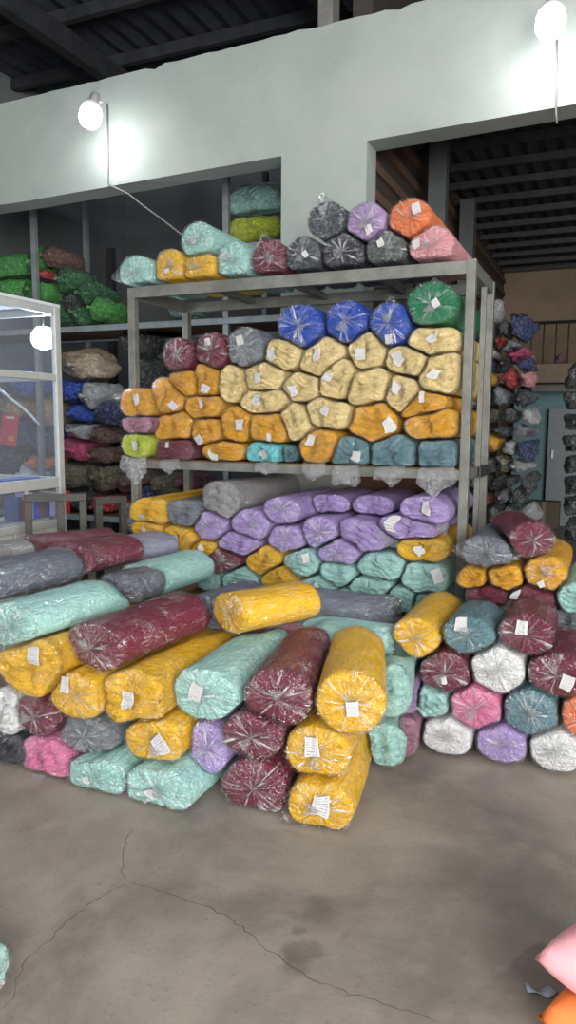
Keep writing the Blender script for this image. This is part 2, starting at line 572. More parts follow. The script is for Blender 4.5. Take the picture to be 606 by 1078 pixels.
def build_rolls():
    shapes = [shape_roll(i) for i in range(len(ROLLS))]
    for R, D in zip(ROLLS, shapes):
        rng = D['rng']; th, RH, S = D['th'], D['RH'], D['S']
        base = R['P0'].copy(); root_loc = R['P0'] + R['a'] * R['L'] / 2; root_loc[2] = R['P0'][2] - R['rz']
        root = empty('fabric_roll', root_loc, R['label'], 'fabric roll', R['group'])
        cd = cap_disp(R, D)
        t_arc = np.where(np.arange(NR) < len(RHO), RH * 1.0, 1.0 + S / 0.12)
        so = rng.uniform(0, 50)
        wc = np.stack([np.broadcast_to(np.cos(th), (NR, NS)), np.broadcast_to(np.sin(th), (NR, NS)), np.broadcast_to(t_arc[:, None], (NR, NS))], -1) + np.array([0, 0, so])
        gather = np.broadcast_to(np.where(np.arange(NR) < len(RHO), np.clip(1 - RH * 0.9, 0, 1), 0.0)[:, None], (NR, NS))
        if R['style'] == 'soft': gather = gather * 0.0
        endf = np.broadcast_to(np.where(np.arange(NR) < len(RHO), 1.0, 0.0)[:, None], (NR, NS)) if R['style'] != 'soft' else np.broadcast_to(np.clip(1.15 - np.maximum(S - D['sh'], 0) / .12, 0, 1)[:, None], (NR, NS))
        # cloth
        ins = 0.004
        rad = np.maximum(D['rad'] - ins * RH[:, None], 0)
        lump = 0.004 * np.sin(th * 3 + S[:, None] * 9 + so) * np.where(RH[:, None] > 0.9, 1, 0)
        rad = np.maximum(rad - np.abs(lump), 0)
        Sx = S[:, None] + cd + np.where(np.arange(NR)[:, None] < len(RHO), ins, -ins)
        P = R['P0'] + Sx[..., None] * R['a'] + rad[..., None] * D['dirs'][None]
        me = mesh_from('cloth', (P - root_loc).reshape(-1, 3), FACES, {'wrapco': ('FLOAT_VECTOR', wc), 'endface': ('FLOAT', endf)}, fabric(R['c']))
        link('rolled_cloth', me, root)
        # clear film
        kS = range(4, 18)
        wr = sines(rng, kS, th)
        rad2 = D['rad'] + 0.0
        bodym = np.where((np.arange(NR) >= len(RHO)) & (RH >= 0.99), 1, 0)[:, None]
        rad2 = rad2 - 0.0025 * np.abs(sines(rng, range(3, 14), th))[None, :] * bodym
        cap = np.where(np.arange(NR) < len(RHO), 1, 0)[:, None]
        S2 = S[:, None] + cd * 0.8 + 0.004 * wr[None, :] * (RH * (1 - RH ** 2) * 2)[:, None] * cap - 0.004 * cap
        if R['style'] != 'soft':
            S2 = S2 - 0.016 * np.exp(-(RH[:, None] / 0.10) ** 2) * cap          # the twisted gather at the centre
        for (a0, amp) in R['ears']:
            da = np.angle(np.exp(1j * (th - math.radians(a0))))
            bell = np.exp(-(da / 0.22) ** 2)[None, :] * np.exp(-((S - D['sh'] * 0.5) / 0.05) ** 2)[:, None] * (RH[:, None] ** 2)
            rad2 = rad2 + amp * bell; S2 = S2 - 0.3 * amp * bell
        P2 = R['P0'] + S2[..., None] * R['a'] + rad2[..., None] * D['dirs'][None]
        me = mesh_from('film', (P2 - root_loc).reshape(-1, 3), FACES, {'wrapco': ('FLOAT_VECTOR', wc), 'gather': ('FLOAT', gather), 'endface': ('FLOAT', endf)},
                       FILM_B if R['style'] == 'soft' else FILM_A)
        wrap = link('plastic_wrap', me, root)

        def face_pt(x, y, off):
            """point on the near end at (x, y) in units of the local radius"""
            rho = math.hypot(x, y); a = math.atan2(y, x) % (2 * math.pi)
            k = a / (2 * math.pi) * NS; k0 = int(k) % NS; k1 = (k0 + 1) % NS; fk = k - int(k)
            r = rho * (D['rr'][5, k0] * (1 - fk) + D['rr'][5, k1] * fk)
            row = np.interp(rho, RHO, np.arange(len(RHO))); i0 = min(int(row), len(RHO) - 2); fi = row - i0
            col = lambda k: S2[i0, k] * (1 - fi) + S2[i0 + 1, k] * fi
            s = col(k0) * (1 - fk) + col(k1) * fk
            return R['P0'] + (s - off) * R['a'] + r * (math.cos(a) * R['e1'] + math.sin(a) * R['e2'])

        if R['lab'] is not None:
            lx, ly, la = R['lab'][:3]
            sz = R['lab'][3] if len(R['lab']) > 3 else 0.036
            n = 5
            pts = []; uv = []
            rav = 0.5 * (R['rx'] + R['rz'])
            for a_ in range(n):
                for b_ in range(n):
                    dx, dy = (b_ / (n - 1) - 0.5) * sz, (a_ / (n - 1) - 0.5) * sz * 1.2
                    cx = lx + (dx * math.cos(la) - dy * math.sin(la)) / R['rx']
                    cy = ly + (dx * math.sin(la) + dy * math.cos(la)) / R['rz']
                    rho = math.hypot(cx, cy)
                    if rho > 0.97: cx, cy = cx * 0.97 / rho, cy * 0.97 / rho
                    pts.append(face_pt(cx, cy, 0.004)); uv.append((b_ / (n - 1), a_ / (n - 1)))
            pts = np.array(pts)
            # a sheet of paper bends one way only: keep it near its own mean plane
            cm = pts.mean(0); dev = (pts - cm) @ R['a']
            cf = np.linalg.lstsq(np.c_[np.ones(len(dev)), (pts - cm) @ R['e1'], (pts - cm) @ R['e2']], dev, rcond=None)[0]
            plane = cf[0] + (pts - cm) @ R['e1'] * cf[1] + (pts - cm) @ R['e2'] * cf[2]
            new = 0.35 * dev + 0.65 * plane; sft = max(0, float((new - dev).max()))
            pts = pts + ((new - dev) - sft)[:, None] * R['a']
            back = pts + R['a'] * 0.0008
            fs = []
            for a_ in range(n - 1):
                for b_ in range(n - 1):
                    q = a_ * n + b_
                    fs.append((q, q + 1, q + n + 1, q + n))
            nb = n * n
            fs += [tuple(nb + x for x in reversed(f)) for f in fs]
            ring = [b for b in range(n)] + [a * n + n - 1 for a in range(1, n)] + [(n - 1) * n + b for b in range(n - 2, -1, -1)] + [a * n for a in range(n - 2, 0, -1)]
            for q in range(len(ring)):
                x, y = ring[q], ring[(q + 1) % len(ring)]
                fs.append((y, x, nb + x, nb + y))
            me = bpy.data.meshes.new('tag')
            me.from_pydata((np.vstack([pts, back]) - root_loc).tolist(), [], fs)
            ul = me.uv_layers.new(name='UVMap')
            uv2 = uv + uv
            for lo in me.loops: ul.data[lo.index].uv = uv2[lo.vertex_index]
            me.materials.append(PAPER)
            link('paper_tag', me, root)
        if R['style'] != 'soft' and R['tail'] is None and rng.uniform() < 0.75:
            R['tail'] = ('tuft', rng.uniform(0, 6.28))
        if R['tail'] and R['tail'][0] == 'tuft':
            # little fan of gathered film at the centre of the end
            a0 = R['tail'][1]; ln = R['tail'][2] if len(R['tail']) > 2 else 0.045
            nu, nv = 7, 9
            pts = []; wcs = []
            c0 = face_pt(0.02, 0.0, 0.004)
            d1 = math.cos(a0) * R['e1'] + math.sin(a0) * R['e2']; d2 = -math.sin(a0) * R['e1'] + math.cos(a0) * R['e2']
            for iu in range(nu):
                tt = iu / (nu - 1)
                for iv in range(nv):
                    w = (iv / (nv - 1) - 0.5)
                    fan = 0.012 + 0.05 * tt
                    zz = 0.006 * math.sin(iv * 2.3 + so) * (0.3 + tt)
                    pts.append(c0 + d1 * (tt * ln) + d2 * w * fan - R['a'] * (0.003 + 0.016 * math.sin(tt * 2.2) + zz))
                    wcs.append((w * 2.5, tt, so))
            pts = np.array(pts); back = pts + R['a'] * 0.001
            fs = []
            for iu in range(nu - 1):
                for iv in range(nv - 1):
                    q = iu * nv + iv
                    fs.append((q, q + 1, q + nv + 1, q + nv))
            me = mesh_from('tuft', pts - root_loc, fs, {'wrapco': ('FLOAT_VECTOR', np.array(wcs)), 'gather': ('FLOAT', np.full(len(pts), 0.4))}, FILM_TAIL)
            md = link('wrap_tuft', me, wrap).modifiers.new('thick', 'SOLIDIFY'); md.thickness = 0.001
        if R['tail'] and R['tail'][0] == 'drape':
            # loose open end of the bag: a crumpled skirt hanging from the rim over an arc
            _, a0, a1, ln = R['tail']; ln *= 1.35
            nu, nv = 9, 15
            pts = []; wcs = []
            gph = rng.uniform(0, 6.28)
            for iu in range(nu):
                tt = iu / (nu - 1)
                for iv in range(nv):
                    an = math.radians(a0 + (a1 - a0) * iv / (nv - 1)) 
                    k = an / (2 * math.pi) * NS
                    r = D['rr'][12, int(k) % NS]
                    edge = 1 - 0.22 * abs(iv / (nv - 1) - 0.5) * 2
                    dr = math.cos(an) * R['e1'] + math.sin(an) * R['e2']
                    l = ln * edge * (1 + 0.14 * math.sin(iv * .55 + gph) + .05 * math.sin(iv * 1.3))
                    fold = 0.012 * math.sin(iv * 1.9 + gph) * tt
                    pos = R['P0'] + R['a'] * (D['sh'] * 0.55 - 0.012 - 0.02 * math.sin(tt * 2.6) + fold) + dr * (r * (0.97 + 0.05 * tt)) 
                    mid = R['P0'] + math.cos(math.radians((a0 + a1) / 2)) * r * 0.25 * R['e1'] * 0
                    sq = -0.16 * tt * (math.cos(an) * r) * R['e1']
                    pos = pos + dr * l * tt * 0.35 - Z * l * tt * 0.75 + sq
                    pts.append(pos); wcs.append((iv / 3.0, tt, so))
            pts = np.array(pts)
            fs = []
            for iu in range(nu - 1):
                for iv in range(nv - 1):
                    q = iu * nv + iv
                    fs.append((q, q + 1, q + nv + 1, q + nv))
            me = mesh_from('skirt', pts - root_loc, fs, {'wrapco': ('FLOAT_VECTOR', np.array(wcs)), 'gather': ('FLOAT', np.full(len(pts), 0.15))}, FILM_TAIL)
            md = link('bag_end', me, wrap).modifiers.new('thick', 'SOLIDIFY'); md.thickness = 0.001


# ------------------------------------------------------------------ the rolls, area by area
def shelf_roll(area, c, u, v, rx, ry, plane_back, Lg, style, hs, **kw):
    if style == 'soft': plane_back += (((len(ROLLS) * 37) % 11) / 10 - .5) * .036
    p = rackp(u, v, plane_back)
    k = depth(p) / F
    # a disc facing along V looks narrower from here by the view angle
    d = p - CAM; d /= np.linalg.norm(d)
    fx = abs(np.dot(np.array([d[0], d[1], 0]) / math.hypot(d[0], d[1]), V))
    r = add(area, c, p, V, Lg, rx * k / max(0.6, fx), ry * k / math.cos(math.radians(5)), style, hs=hs, px=(u, v), **kw)
    if area in ('mid', 'low'): r['rings'] = plane_back
    return r


POSTW = 0.05
u_lo, u_hi = UL + POSTW, -POSTW * 0.5
inpost = [(U, np.dot(U, FR) + UL + .032, -0.006), (-U, -(np.dot(U, FR) - .002), -9., RDEP + .075)]
HS_TOP = [(Z, ZTOP + 0.009)]
HS_MID = [(Z, ZMID + 0.008), (-Z, -(ZTOP - .075), .0)] + inpost
HS_LOW = [(Z, ZLOW + 0.024), (-Z, -(ZMID - .06), .0)] + inpost
HS_FL = [(Z, 0.006)]
D2 = math.radians

# top of the rack
T = 'top'
for a in [
    ('aqua', 141.5, 287, 19, 19.5, 'tied', dict(ears=((185, .05),), tail=('tuft', 3.3))),
    ('yellow', 177, 281, 16, 20.5, 'tied', dict(lab=(-.05, -.3, .1))),
    ('yellow', 209, 281, 18, 19, 'tied', dict(tail=('tuft', 2.9))),
    ('aqua', 243.5, 275, 18, 22, 'tied', dict(lab=(-.35, .25, .5))),
    ('maroon', 281, 272, 19, 21.5, 'tied', dict(ears=((100, .035),))),
    ('charcoal', 318, 268, 19, 21, 'tied', dict(lab=(.2, 0, .6, .03))),
    ('black', 360, 265, 23, 21, 'tied', {}),
    ('olivegrey', 405, 262, 22, 21, 'tied', dict(lab=(-.25, .35, .5, .04))),
    ('palepink', 453, 258, 25, 22, 'tied', dict(lab=(-.62, .1, .4))),
    ('aqua', 206, 252, 18, 20, 'tied', dict(lab=(-.1, -.1, .6), L=.78)),
    ('charcoal', 342, 231, 21, 21, 'tied', dict(ears=((100, .05),), tail=('tuft', 1.7, .07))),
    ('lilac', 384, 232.5, 22, 21, 'tied', dict(lab=(.25, -.5, .4, .045))),
    ('orange', 430, 228.5, 24, 21, 'tied', dict(lab=(.35, .35, .2, .045))),
]:
    kw = dict(a[6]); Lg = kw.pop('L', .74)
    shelf_roll(T, *a[:5], -0.06, Lg, a[5], HS_TOP, **kw)

# middle shelf
S_ = 'mid'
for a in [
    ('blue', 314, 343, 25.5, 24, 'tied', {}), ('blue', 363, 338, 22.5, 23.5, 'tied', dict(tail=('tuft', 4.4, .06))),
    ('blue', 408.5, 340, 22, 24, 'tied', dict(lab=(.05, -.72, .1, .04), ears=((85, .03),))), ('green', 453, 319.5, 28, 24.5, 'tied', dict(L=.95, lab=(.2, 0, .6, .035))),
    ('maroon', 185, 373.5, 15.5, 19, 'tied', {}), ('maroon', 221, 369, 17, 20.5, 'tied', dict(lab=(-.1, .45, .2))),
    ('grey', 256, 365, 21, 22, 'tied', dict(lab=(-.15, .3, .2, .045))),
    # pale yellow
    ('pale', 296, 372, 20, 17, 'soft', dict(lab=(-.5, -.1, .2, .05))), ('pale', 275, 397, 23, 16.5, 'soft', dict(lab=(-.1, -.1, 0, .05))),
    ('pale', 242, 404, 14, 20, 'soft', {}), ('pale', 277, 422.5, 28, 14, 'soft', dict(lab=(-.3, .2, .1, .05))),
    ('pale', 337, 375, 25, 19, 'soft', dict(rot=.5, lab=(-.1, .1, .1, .055))), ('pale', 352, 400, 18, 25, 'soft', dict(rot=-.3, lab=(-.4, .2, -.4, .055))),
    ('pale', 316, 408, 20, 16, 'soft', dict(lab=(-.4, -.2, .1, .045))), ('pale', 385, 368, 20, 21, 'soft', dict(rot=.2, lab=(-.3, -.2, .05, .055))),
    ('pale', 385, 408, 25, 20, 'soft', dict(rot=.3)), ('pale', 428, 379, 24, 16, 'soft', dict(rot=-.15, lab=(-.4, .1, .6, .05))),
    ('pale', 455, 359, 29, 17, 'soft', dict(L=.98, lab=(0, .2, -.6, .055))), ('pale', 461, 392, 21, 26, 'soft', dict(L=1.0, rot=-.25, lab=(-.2, -.05, -.4, .05))),
    ('pale', 421.5, 415, 19, 21, 'soft', dict(rot=.6, lab=(-.3, .3, -.5, .05))), ('pale', 343.5, 434.5, 26, 17, 'soft', dict(rot=-.15, lab=(0, .2, -.5, .055))),
    ('pale', 307, 443, 19, 20, 'soft', dict(rot=-.6)),
    # mustard
    ('mustard', 143, 424, 19, 16, 'soft', dict(back=-.05, lab=(.15, .2, .5, .05), ears=((170, .05),))), ('mustard', 174, 418, 19, 20, 'soft', dict(rot=-.4, lab=(.5, -.45, .8, .05))),
    ('mustard', 191, 403, 17, 15, 'soft', {}), ('mustard', 215.5, 400, 15, 19, 'soft', dict(lab=(.1, -.55, -.4, .05))),
    ('mustard', 212, 429, 22, 13, 'soft', dict(lab=(0, .35, .5, .05))), ('mustard', 181, 450, 22, 18, 'soft', dict(rot=.3)),
    ('mustard', 245, 447, 18, 20, 'soft', dict(rot=-.3, lab=(.4, 0, 0, .05))), ('mustard', 215.5, 453, 18, 15, 'soft', dict(lab=(-.3, -.6, .4, .05))),
    ('mustard', 234, 475, 22, 11.5, 'soft', dict(lab=(-.5, -.4, -.5, .045))), ('mustard', 283, 450, 24, 17, 'soft', dict(lab=(0, -.65, -.1, .045))),
    ('mustard', 334.5, 470, 22, 18, 'soft', dict(rot=.35, lab=(-.4, .35, -.2, .05), tail=('drape', 225, 300, .06))), ('mustard', 391, 443.5, 26, 22, 'soft', dict(lab=(.7, -.15, .6, .055))),
    ('mustard', 453, 446.5, 29, 18, 'soft', dict(L=1.05)), ('mustard', 444, 426, 27, 15, 'soft', dict(rot=.2, lab=(-.05, .6, 0, .055))),
    # bottom row
    ('lime', 143, 469, 17, 13, 'soft', dict(back=-.05, lab=(0, 0, .1, .05), tail=('drape', 210, 330, .10))), ('mauve', 143, 447, 17, 9.5, 'soft', dict(back=-.05)),
    ('maroon', 180, 474, 21, 16, 'soft', dict(lab=(-.2, .5, .5, .05), tail=('drape', 220, 320, .06))), ('cyan', 277, 477.5, 20, 13, 'soft', dict(lab=(.05, -.1, .6, .055), tail=('drape', 230, 350, .05))),
    ('teal', 304, 478, 9, 10, 'soft', dict(back=.06)), ('teal', 367, 479, 22, 21, 'soft', dict(lab=(.4, -.1, -.1, .055), tail=('drape', 215, 320, .09))),
    ('teal', 412.5, 480, 26, 22, 'soft', dict(tail=('drape', 215, 325, .07))), ('teal', 457, 480, 22, 20, 'soft', dict(tail=('drape', 220, 340, .10))),
]:
    kw = dict(a[6]); Lg = kw.pop('L', .80); bk = kw.pop('back', 0.0)
    low_ = a[2] > 462
    shelf_roll(S_, *a[:5], (-0.07 if a[5] == 'tied' else -0.05) + bk, Lg, a[5], HS_MID, **kw)

# lowest level of the rack
B_ = 'low'
for a in [
    ('yellow', 156, 539.5, 21, 15.5, 'soft', dict(lab=(-.3, -.4, 0, .05), ears=((175, .04),), L=.95)), ('grey', 191, 541, 19, 15, 'soft', {}),
    ('lightgrey', 230.5, 527, 20, 20.5, 'soft', dict(L=1.0)), ('yellow', 153, 557, 16, 10, 'soft', dict(lab=(0, 0, 0, .045), ears=((175, .04),))),
    ('yellow', 186, 569, 19, 15, 'soft', dict(lab=(-.1, 0, .3, .05))), ('yellow', 154.5, 574, 15, 10, 'soft', dict(lab=(0, -.2, .4, .045))),
    ('yellow', 212, 579, 16, 10, 'soft', dict(lab=(0, .2, .4, .04))), ('yellow', 161, 589, 13, 8, 'soft', {}), ('yellow', 184, 589, 12, 8, 'soft', {}),
    ('purple', 219, 553.5, 18, 17, 'tied', {}), ('purple', 262, 553, 22, 18, 'tied', {}), ('purple', 249, 573, 23, 14, 'soft', {}),
    ('purple', 295, 538, 21, 16, 'tied', {}), ('purple', 300, 568, 21, 16, 'tied', {}), ('purple', 334.5, 561, 20, 19, 'tied', {}),
    ('purple', 355, 582, 25, 16, 'tied', {}), ('purple', 380, 565, 26, 17, 'soft', dict(rot=-.25)), ('purple', 429, 557, 33, 13, 'soft', dict(rot=-.1, lab=(-.6, .35, -.1, .055), tail=('drape', 180, 235, .04))),
    ('purple', 446, 538, 27, 15, 'soft', dict(rot=-.1, lab=(.1, .25, 0, .055), tail=('drape', 315, 350, .05))),
    ('purple', 345, 531, 22, 11, 'soft', dict(back=.25, L=.6)), ('purple', 392, 532, 22, 11, 'soft', dict(back=.25, L=.6)),
    ('maroon', 232, 592, 22, 16, 'tied', {}), ('yellow', 275, 592, 21, 16, 'soft', dict(rot=.3)), ('yellow', 291, 609, 20, 14, 'soft', {}),
    ('aqua', 250, 611, 21, 16, 'soft', {}), ('aqua', 218, 612, 13, 11, 'soft', {}), ('yellow', 444, 579, 27, 15, 'soft', dict(lab=(-.1, 0, .5, .055))),
    ('aqua', 315, 594, 19, 17, 'soft', dict(lab=(.4, .4, .3, .04))), ('aqua', 399, 596, 26, 16, 'soft', {}), ('aqua', 446, 609, 26, 18, 'soft', dict(lab=(.55, .2, .3, .05))),
    ('aqua', 353, 605, 20, 15, 'soft', {}), ('aqua', 331, 623, 22, 17, 'soft', dict(lab=(.2, .4, .4, .045))), ('aqua', 387, 622, 26, 14, 'soft', {}),
    ('aqua', 418, 632, 20, 14, 'soft', {}), ('aqua', 362, 632, 18, 12, 'soft', {}),
    ('aqua', 285, 634, 24, 13, 'soft', {}), ('aqua', 452, 638, 22, 14, 'soft', {}),
]:
    kw = dict(a[6]); Lg = kw.pop('L', .80); bk = kw.pop('back', 0.0)
    shelf_roll(B_, *a[:5], -0.10 + bk, Lg, a[5], HS_LOW, **kw)

# pile on the floor beside the rack
pr = at_z(469, 799, 0.0)
OFR = float(np.dot(pr - FR, V))
print('right pile plane offset', OFR)
P_ = 'right'
for a in [
    ('yellow', 436, 673, 27, 24, 'tied', dict(L=.62)), ('teal', 492, 670, 29, 22, 'tied', dict(L=.43, lab=(-.3, .6, .1, .055))), ('maroon', 553, 669, 30, 24, 'tied', dict(L=.43, lab=(-.15, .35, 0, .05))),
    ('maroon', 467.5, 709.5, 28, 24, 'tied', dict(lab=(0, -.3, .3, .03))), ('white', 522.5, 706.5, 30, 28, 'tied', {}), ('maroon', 586, 712, 32, 25, 'tied', dict(L=.5, lab=(.35, -.2, -.2, .05))),
    ('pink', 499, 747, 29, 26, 'tied', {}), ('teal', 558, 753, 30, 28, 'tied', {}), ('orange', 615, 758, 26, 26, 'tied', {}), ('aqua', 451, 742, 21, 18, 'soft', {}),
    ('white', 469, 777, 29, 22, 'tied', {}), ('purple', 527, 785, 29, 22, 'tied', {}), ('white', 585, 792, 31, 25, 'tied', {}),
]:
    kw = dict(a[6]); Lg = kw.pop('L', .72); bk = kw.pop('back', 0.0)
    shelf_roll(P_, *a[:5], OFR + bk, Lg, a[5], HS_FL, **kw)
for a in [
    ('slate', 512, 582, 29, 19, 'tied', dict(ears=((2, .045), (178, .045)), L=.6)), ('maroon', 561, 569, 25, 21, 'tied', dict(L=.5, az=4)),
    ('mustard', 573.5, 605, 24, 22, 'tied', dict(lab=(-.2, -.6, .5, .035))), ('mustard', 497, 610, 17, 13, 'soft', {}), ('mustard', 530, 609, 21, 15, 'soft', {}),
    ('maroon', 512, 629, 23, 14, 'soft', {}), ('maroon', 560, 635, 26, 18, 'soft', dict(lab=(-.8, .4, 0, .04))), ('aqua', 603, 630, 19, 18, 'soft', {}), ('grey', 599, 655, 20, 14, 'soft', dict(back=.1)),
]:
    kw = dict(a[6]); Lg = kw.pop('L', .62); bk = kw.pop('back', 0.0); az = kw.pop('az', None)
    r = shelf_roll('rightback', *a[:5], OFR + .45 + bk, Lg, a[5], HS_FL, **kw)
    if az is not None:
        ax = np.array([math.sin(D2(az)), math.cos(D2(az)), 0]); r['a'] = ax; r['e1'] = np.cross(ax, Z); r['e2'] = Z.copy()


def free_roll(area, c, u, v, rx, ry, y, az, Lg, style='tied', tilt=0.0, hs=HS_FL, fx=None, **kw):
    p = at_y(u, v, y)
    k = depth(p) / F
    ax = np.array([math.sin(D2(az)) * math.cos(D2(tilt)), math.cos(D2(az)) * math.cos(D2(tilt)), math.sin(D2(tilt))])
    d = p - CAM; d = np.array([d[0], d[1], 0]); d /= np.linalg.norm(d)
    f = fx if fx else max(0.72, abs(float(np.dot(d, ax))))
    return add(area, c, p, ax, Lg, rx * k / f, ry * k / 0.97, style, hs=hs, px=(u, v), **kw)


G = 'pile'
FR_ = [
    # colour, u, v, rx, ry, Y, azimuth, length, style, options, label
    ('yellow', 335, 852, 38, 31, 2.53, 16, .72, 'tied', dict(lab=(.08, .2, -.1, .07), ears=((205, .04),)), 'bright yellow roll on the floor, lowest of the yellow column in front'),
    ('yellow', 332, 794, 38, 29.5, 2.57, 16, .72, 'tied', dict(lab=(-.1, .3, .1, .06)), 'bright yellow roll with a paper tag, second up in the yellow column'),
    ('yellow', 369, 742, 40, 36, 2.52, 7, .64, 'tied', dict(lab=(.05, -.1, .1, .045)), 'large bright yellow roll lying on top of the front yellow column'),
    ('maroon', 291, 736, 38, 32, 2.62, 14, .64, 'tied', {}, 'large maroon roll on top of two shorter maroon rolls, beside the big yellow one'),
    ('maroon', 264, 776, 35, 26, 2.64, 18, .7, 'tied', {}, 'middle maroon roll of the three stacked at the front'),
    ('maroon', 266, 831, 37, 32, 2.66, 18, .7, 'tied', {}, 'maroon roll lying on the floor beside the yellow column'),
    ('aqua', 212, 733, 36, 30, 2.72, 20, .72, 'tied', dict(lab=(-.15, .15, -.3, .055)), 'big aqua roll high in the pile between yellow and maroon rolls'),
    ('purple', 217, 789, 23, 30, 2.74, 20, .6, 'tied', dict(rot=.3), 'purple roll wedged under the big aqua roll'),
    ('yellow', 160, 782, 33, 27, 2.74, 20, .7, 'tied', dict(lab=(.3, 0, .6, .06)), 'yellow roll with slanted tag resting on the two floor-level aqua rolls'),
    ('yellow', 135, 737, 36, 30, 2.76, 20, .85, 'soft', dict(lab=(.0, .0, -.1, .06)), 'long yellow roll with a tag, just under the loose maroon roll'),
    ('yellow', 77.5, 733, 30, 28, 2.82, 21, .75, 'tied', dict(lab=(-.35, .45, -.05, .055)), 'yellow roll tagged near its rim, between two longer yellow rolls'),
    ('yellow', 27, 704, 31, 32, 2.86, 22, .8, 'soft', dict(lab=(.3, .45, -.1, .06)), 'yellow roll under the long aqua roll at the pile edge'),
    ('maroon', 36, 755, 24, 21, 2.93, 22, .6, 'tied', {}, 'small maroon roll between the yellow rolls and the pink one'),
    ('grey', 88, 776, 29, 22, 2.88, 22, .7, 'tied', {}, 'grey roll lying above the pink and aqua floor rolls'),
    ('pink', 45, 802, 28, 24, 2.93, 20, .6, 'soft', dict(tail=('drape', 230, 280, .03)), 'pink roll on the floor beside the aqua rolls'),
    ('aqua', 97, 821, 31, 25, 2.80, 22, .72, 'tied', dict(lab=(-.2, -.1, .2, .03)), 'aqua roll on the floor beside the pink roll'),
    ('aqua', 163, 835, 37, 29, 2.68, 22, .74, 'tied', dict(lab=(-.05, -.1, .5, .05)), 'large aqua roll on the floor below the tagged yellow roll'),
    ('white', 3, 752, 14, 26, 3.0, 22, .6, 'soft', {}, 'white bagged roll above the black one at the pile edge'),
    ('black', 5, 790, 20, 17, 3.02, 22, .6, 'soft', {}, 'black bagged roll on the floor at the pile edge'),
    ('maroon', 95, 683, 30, 28, 2.86, 31, .62, 'tied', dict(tilt=1.0), 'maroon roll lying loose across the top of the yellow rolls'),
    ('aqua', 8, 661, 28, 27, 2.92, 30, .60, 'tied', dict(tilt=1.0), 'long aqua roll on top of the pile at its edge'),
    ('slate', 123, 622, 22, 18, 3.46, 26, .24, 'soft', {}, 'short grey bagged roll between the two aqua rolls on the pile'),
    ('aqua', 143, 613, 20, 18, 3.74, 28, .56, 'soft', {}, 'aqua roll lying behind the loose maroon roll'),
    ('slate', -22, 614, 27, 22, 3.20, 30, .50, 'tied', {}, 'long slate grey roll on the pile in front of the kiosk'),
    ('maroon', 70, 589, 24, 17, 3.72, 30, .42, 'soft', dict(tilt=0), 'short maroon roll in line behind the slate grey roll'),
    ('maroon', 30, 575, 16, 12, 4.10, 52, .50, 'soft', {}, 'maroon bagged roll topmost on the pile, in front of the kiosk'),
    ('lavender', 113, 582, 22, 15, 4.20, 40, .42, 'soft', dict(tail=None), 'lavender grey bagged roll behind the short maroon roll'),
    ('lightgrey', -14, 581, 18, 9, 3.86, 40, .22, 'soft', {}, 'light grey bagged roll at the frame edge below the kiosk'),
    ('slate', 214, 648, 22, 20, 3.40, 30, .44, 'soft', {}, 'slate grey roll beside the yellow one lying across the pile'),
    ('yellow', 238, 646, 24, 22, 3.18, 52, .46, 'tied', {}, 'short yellow roll lying across the top of the pile'),
    ('mauve', 274, 667, 20, 15, 3.42, 62, .19, 'soft', {}, 'mauve roll behind the large maroon roll'),
    ('slate', 418, 647, 22, 18, 3.62, 293, .62, 'soft', dict(fx=.9), 'slate grey roll lying sideways in front of the rack'),
    ('aqua', 414, 679, 24, 21, 3.34, 293, .58, 'soft', dict(fx=.9, lab=None), 'aqua roll lying sideways behind the large yellow roll'),
    ('aqua', 409, 729, 24, 29, 3.00, 14, .60, 'soft', {}, 'aqua roll just behind the large yellow roll'),
    ('aqua', 404, 787, 24, 23, 2.98, 14, .60, 'soft', {}, 'aqua roll on the floor behind the yellow column'),
    ('mauve', 427, 776, 14, 23, 3.08, 16, .5, 'soft', {}, 'mauve roll on the floor between aqua and white rolls'),
    ('lilac', 430, 738, 10, 22, 3.14, 16, .5, 'soft', {}, 'thin lilac roll squeezed between two aqua rolls'),
    ('teal', 431, 705, 10, 13, 3.36, 16, .4, 'soft', {}, 'grey-teal roll squeezed beside the upper maroon roll of the side pile'),
]
for a in FR_:
    kw = dict(a[9])
    free_roll(G, *a[:8], style=a[8], label=a[10], group='fabric rolls of the front pile', **kw)

# rolls cut by the lower corners of the frame
free_roll('corner', 'aqua', -22, 1032, 40, 36, 1.69, -50, .5, 'tied', fx=.95, label='aqua roll on the floor in the lower corner of the frame', group='fabric rolls near the camera')

# ---- labels of the shelf rolls
PHR = {'top': ('on top of the rack', 'rolls on top of the rack'), 'mid': ('on the middle shelf', 'rolls on the middle shelf of the rack'),
       'low': ('under the middle shelf', 'rolls on the lowest level of the rack'), 'right': ('in the side pile', 'rolls of the floor pile beside the rack'),
       'rightback': ('in the back row of the side pile', 'rolls of the back row of the side pile')}


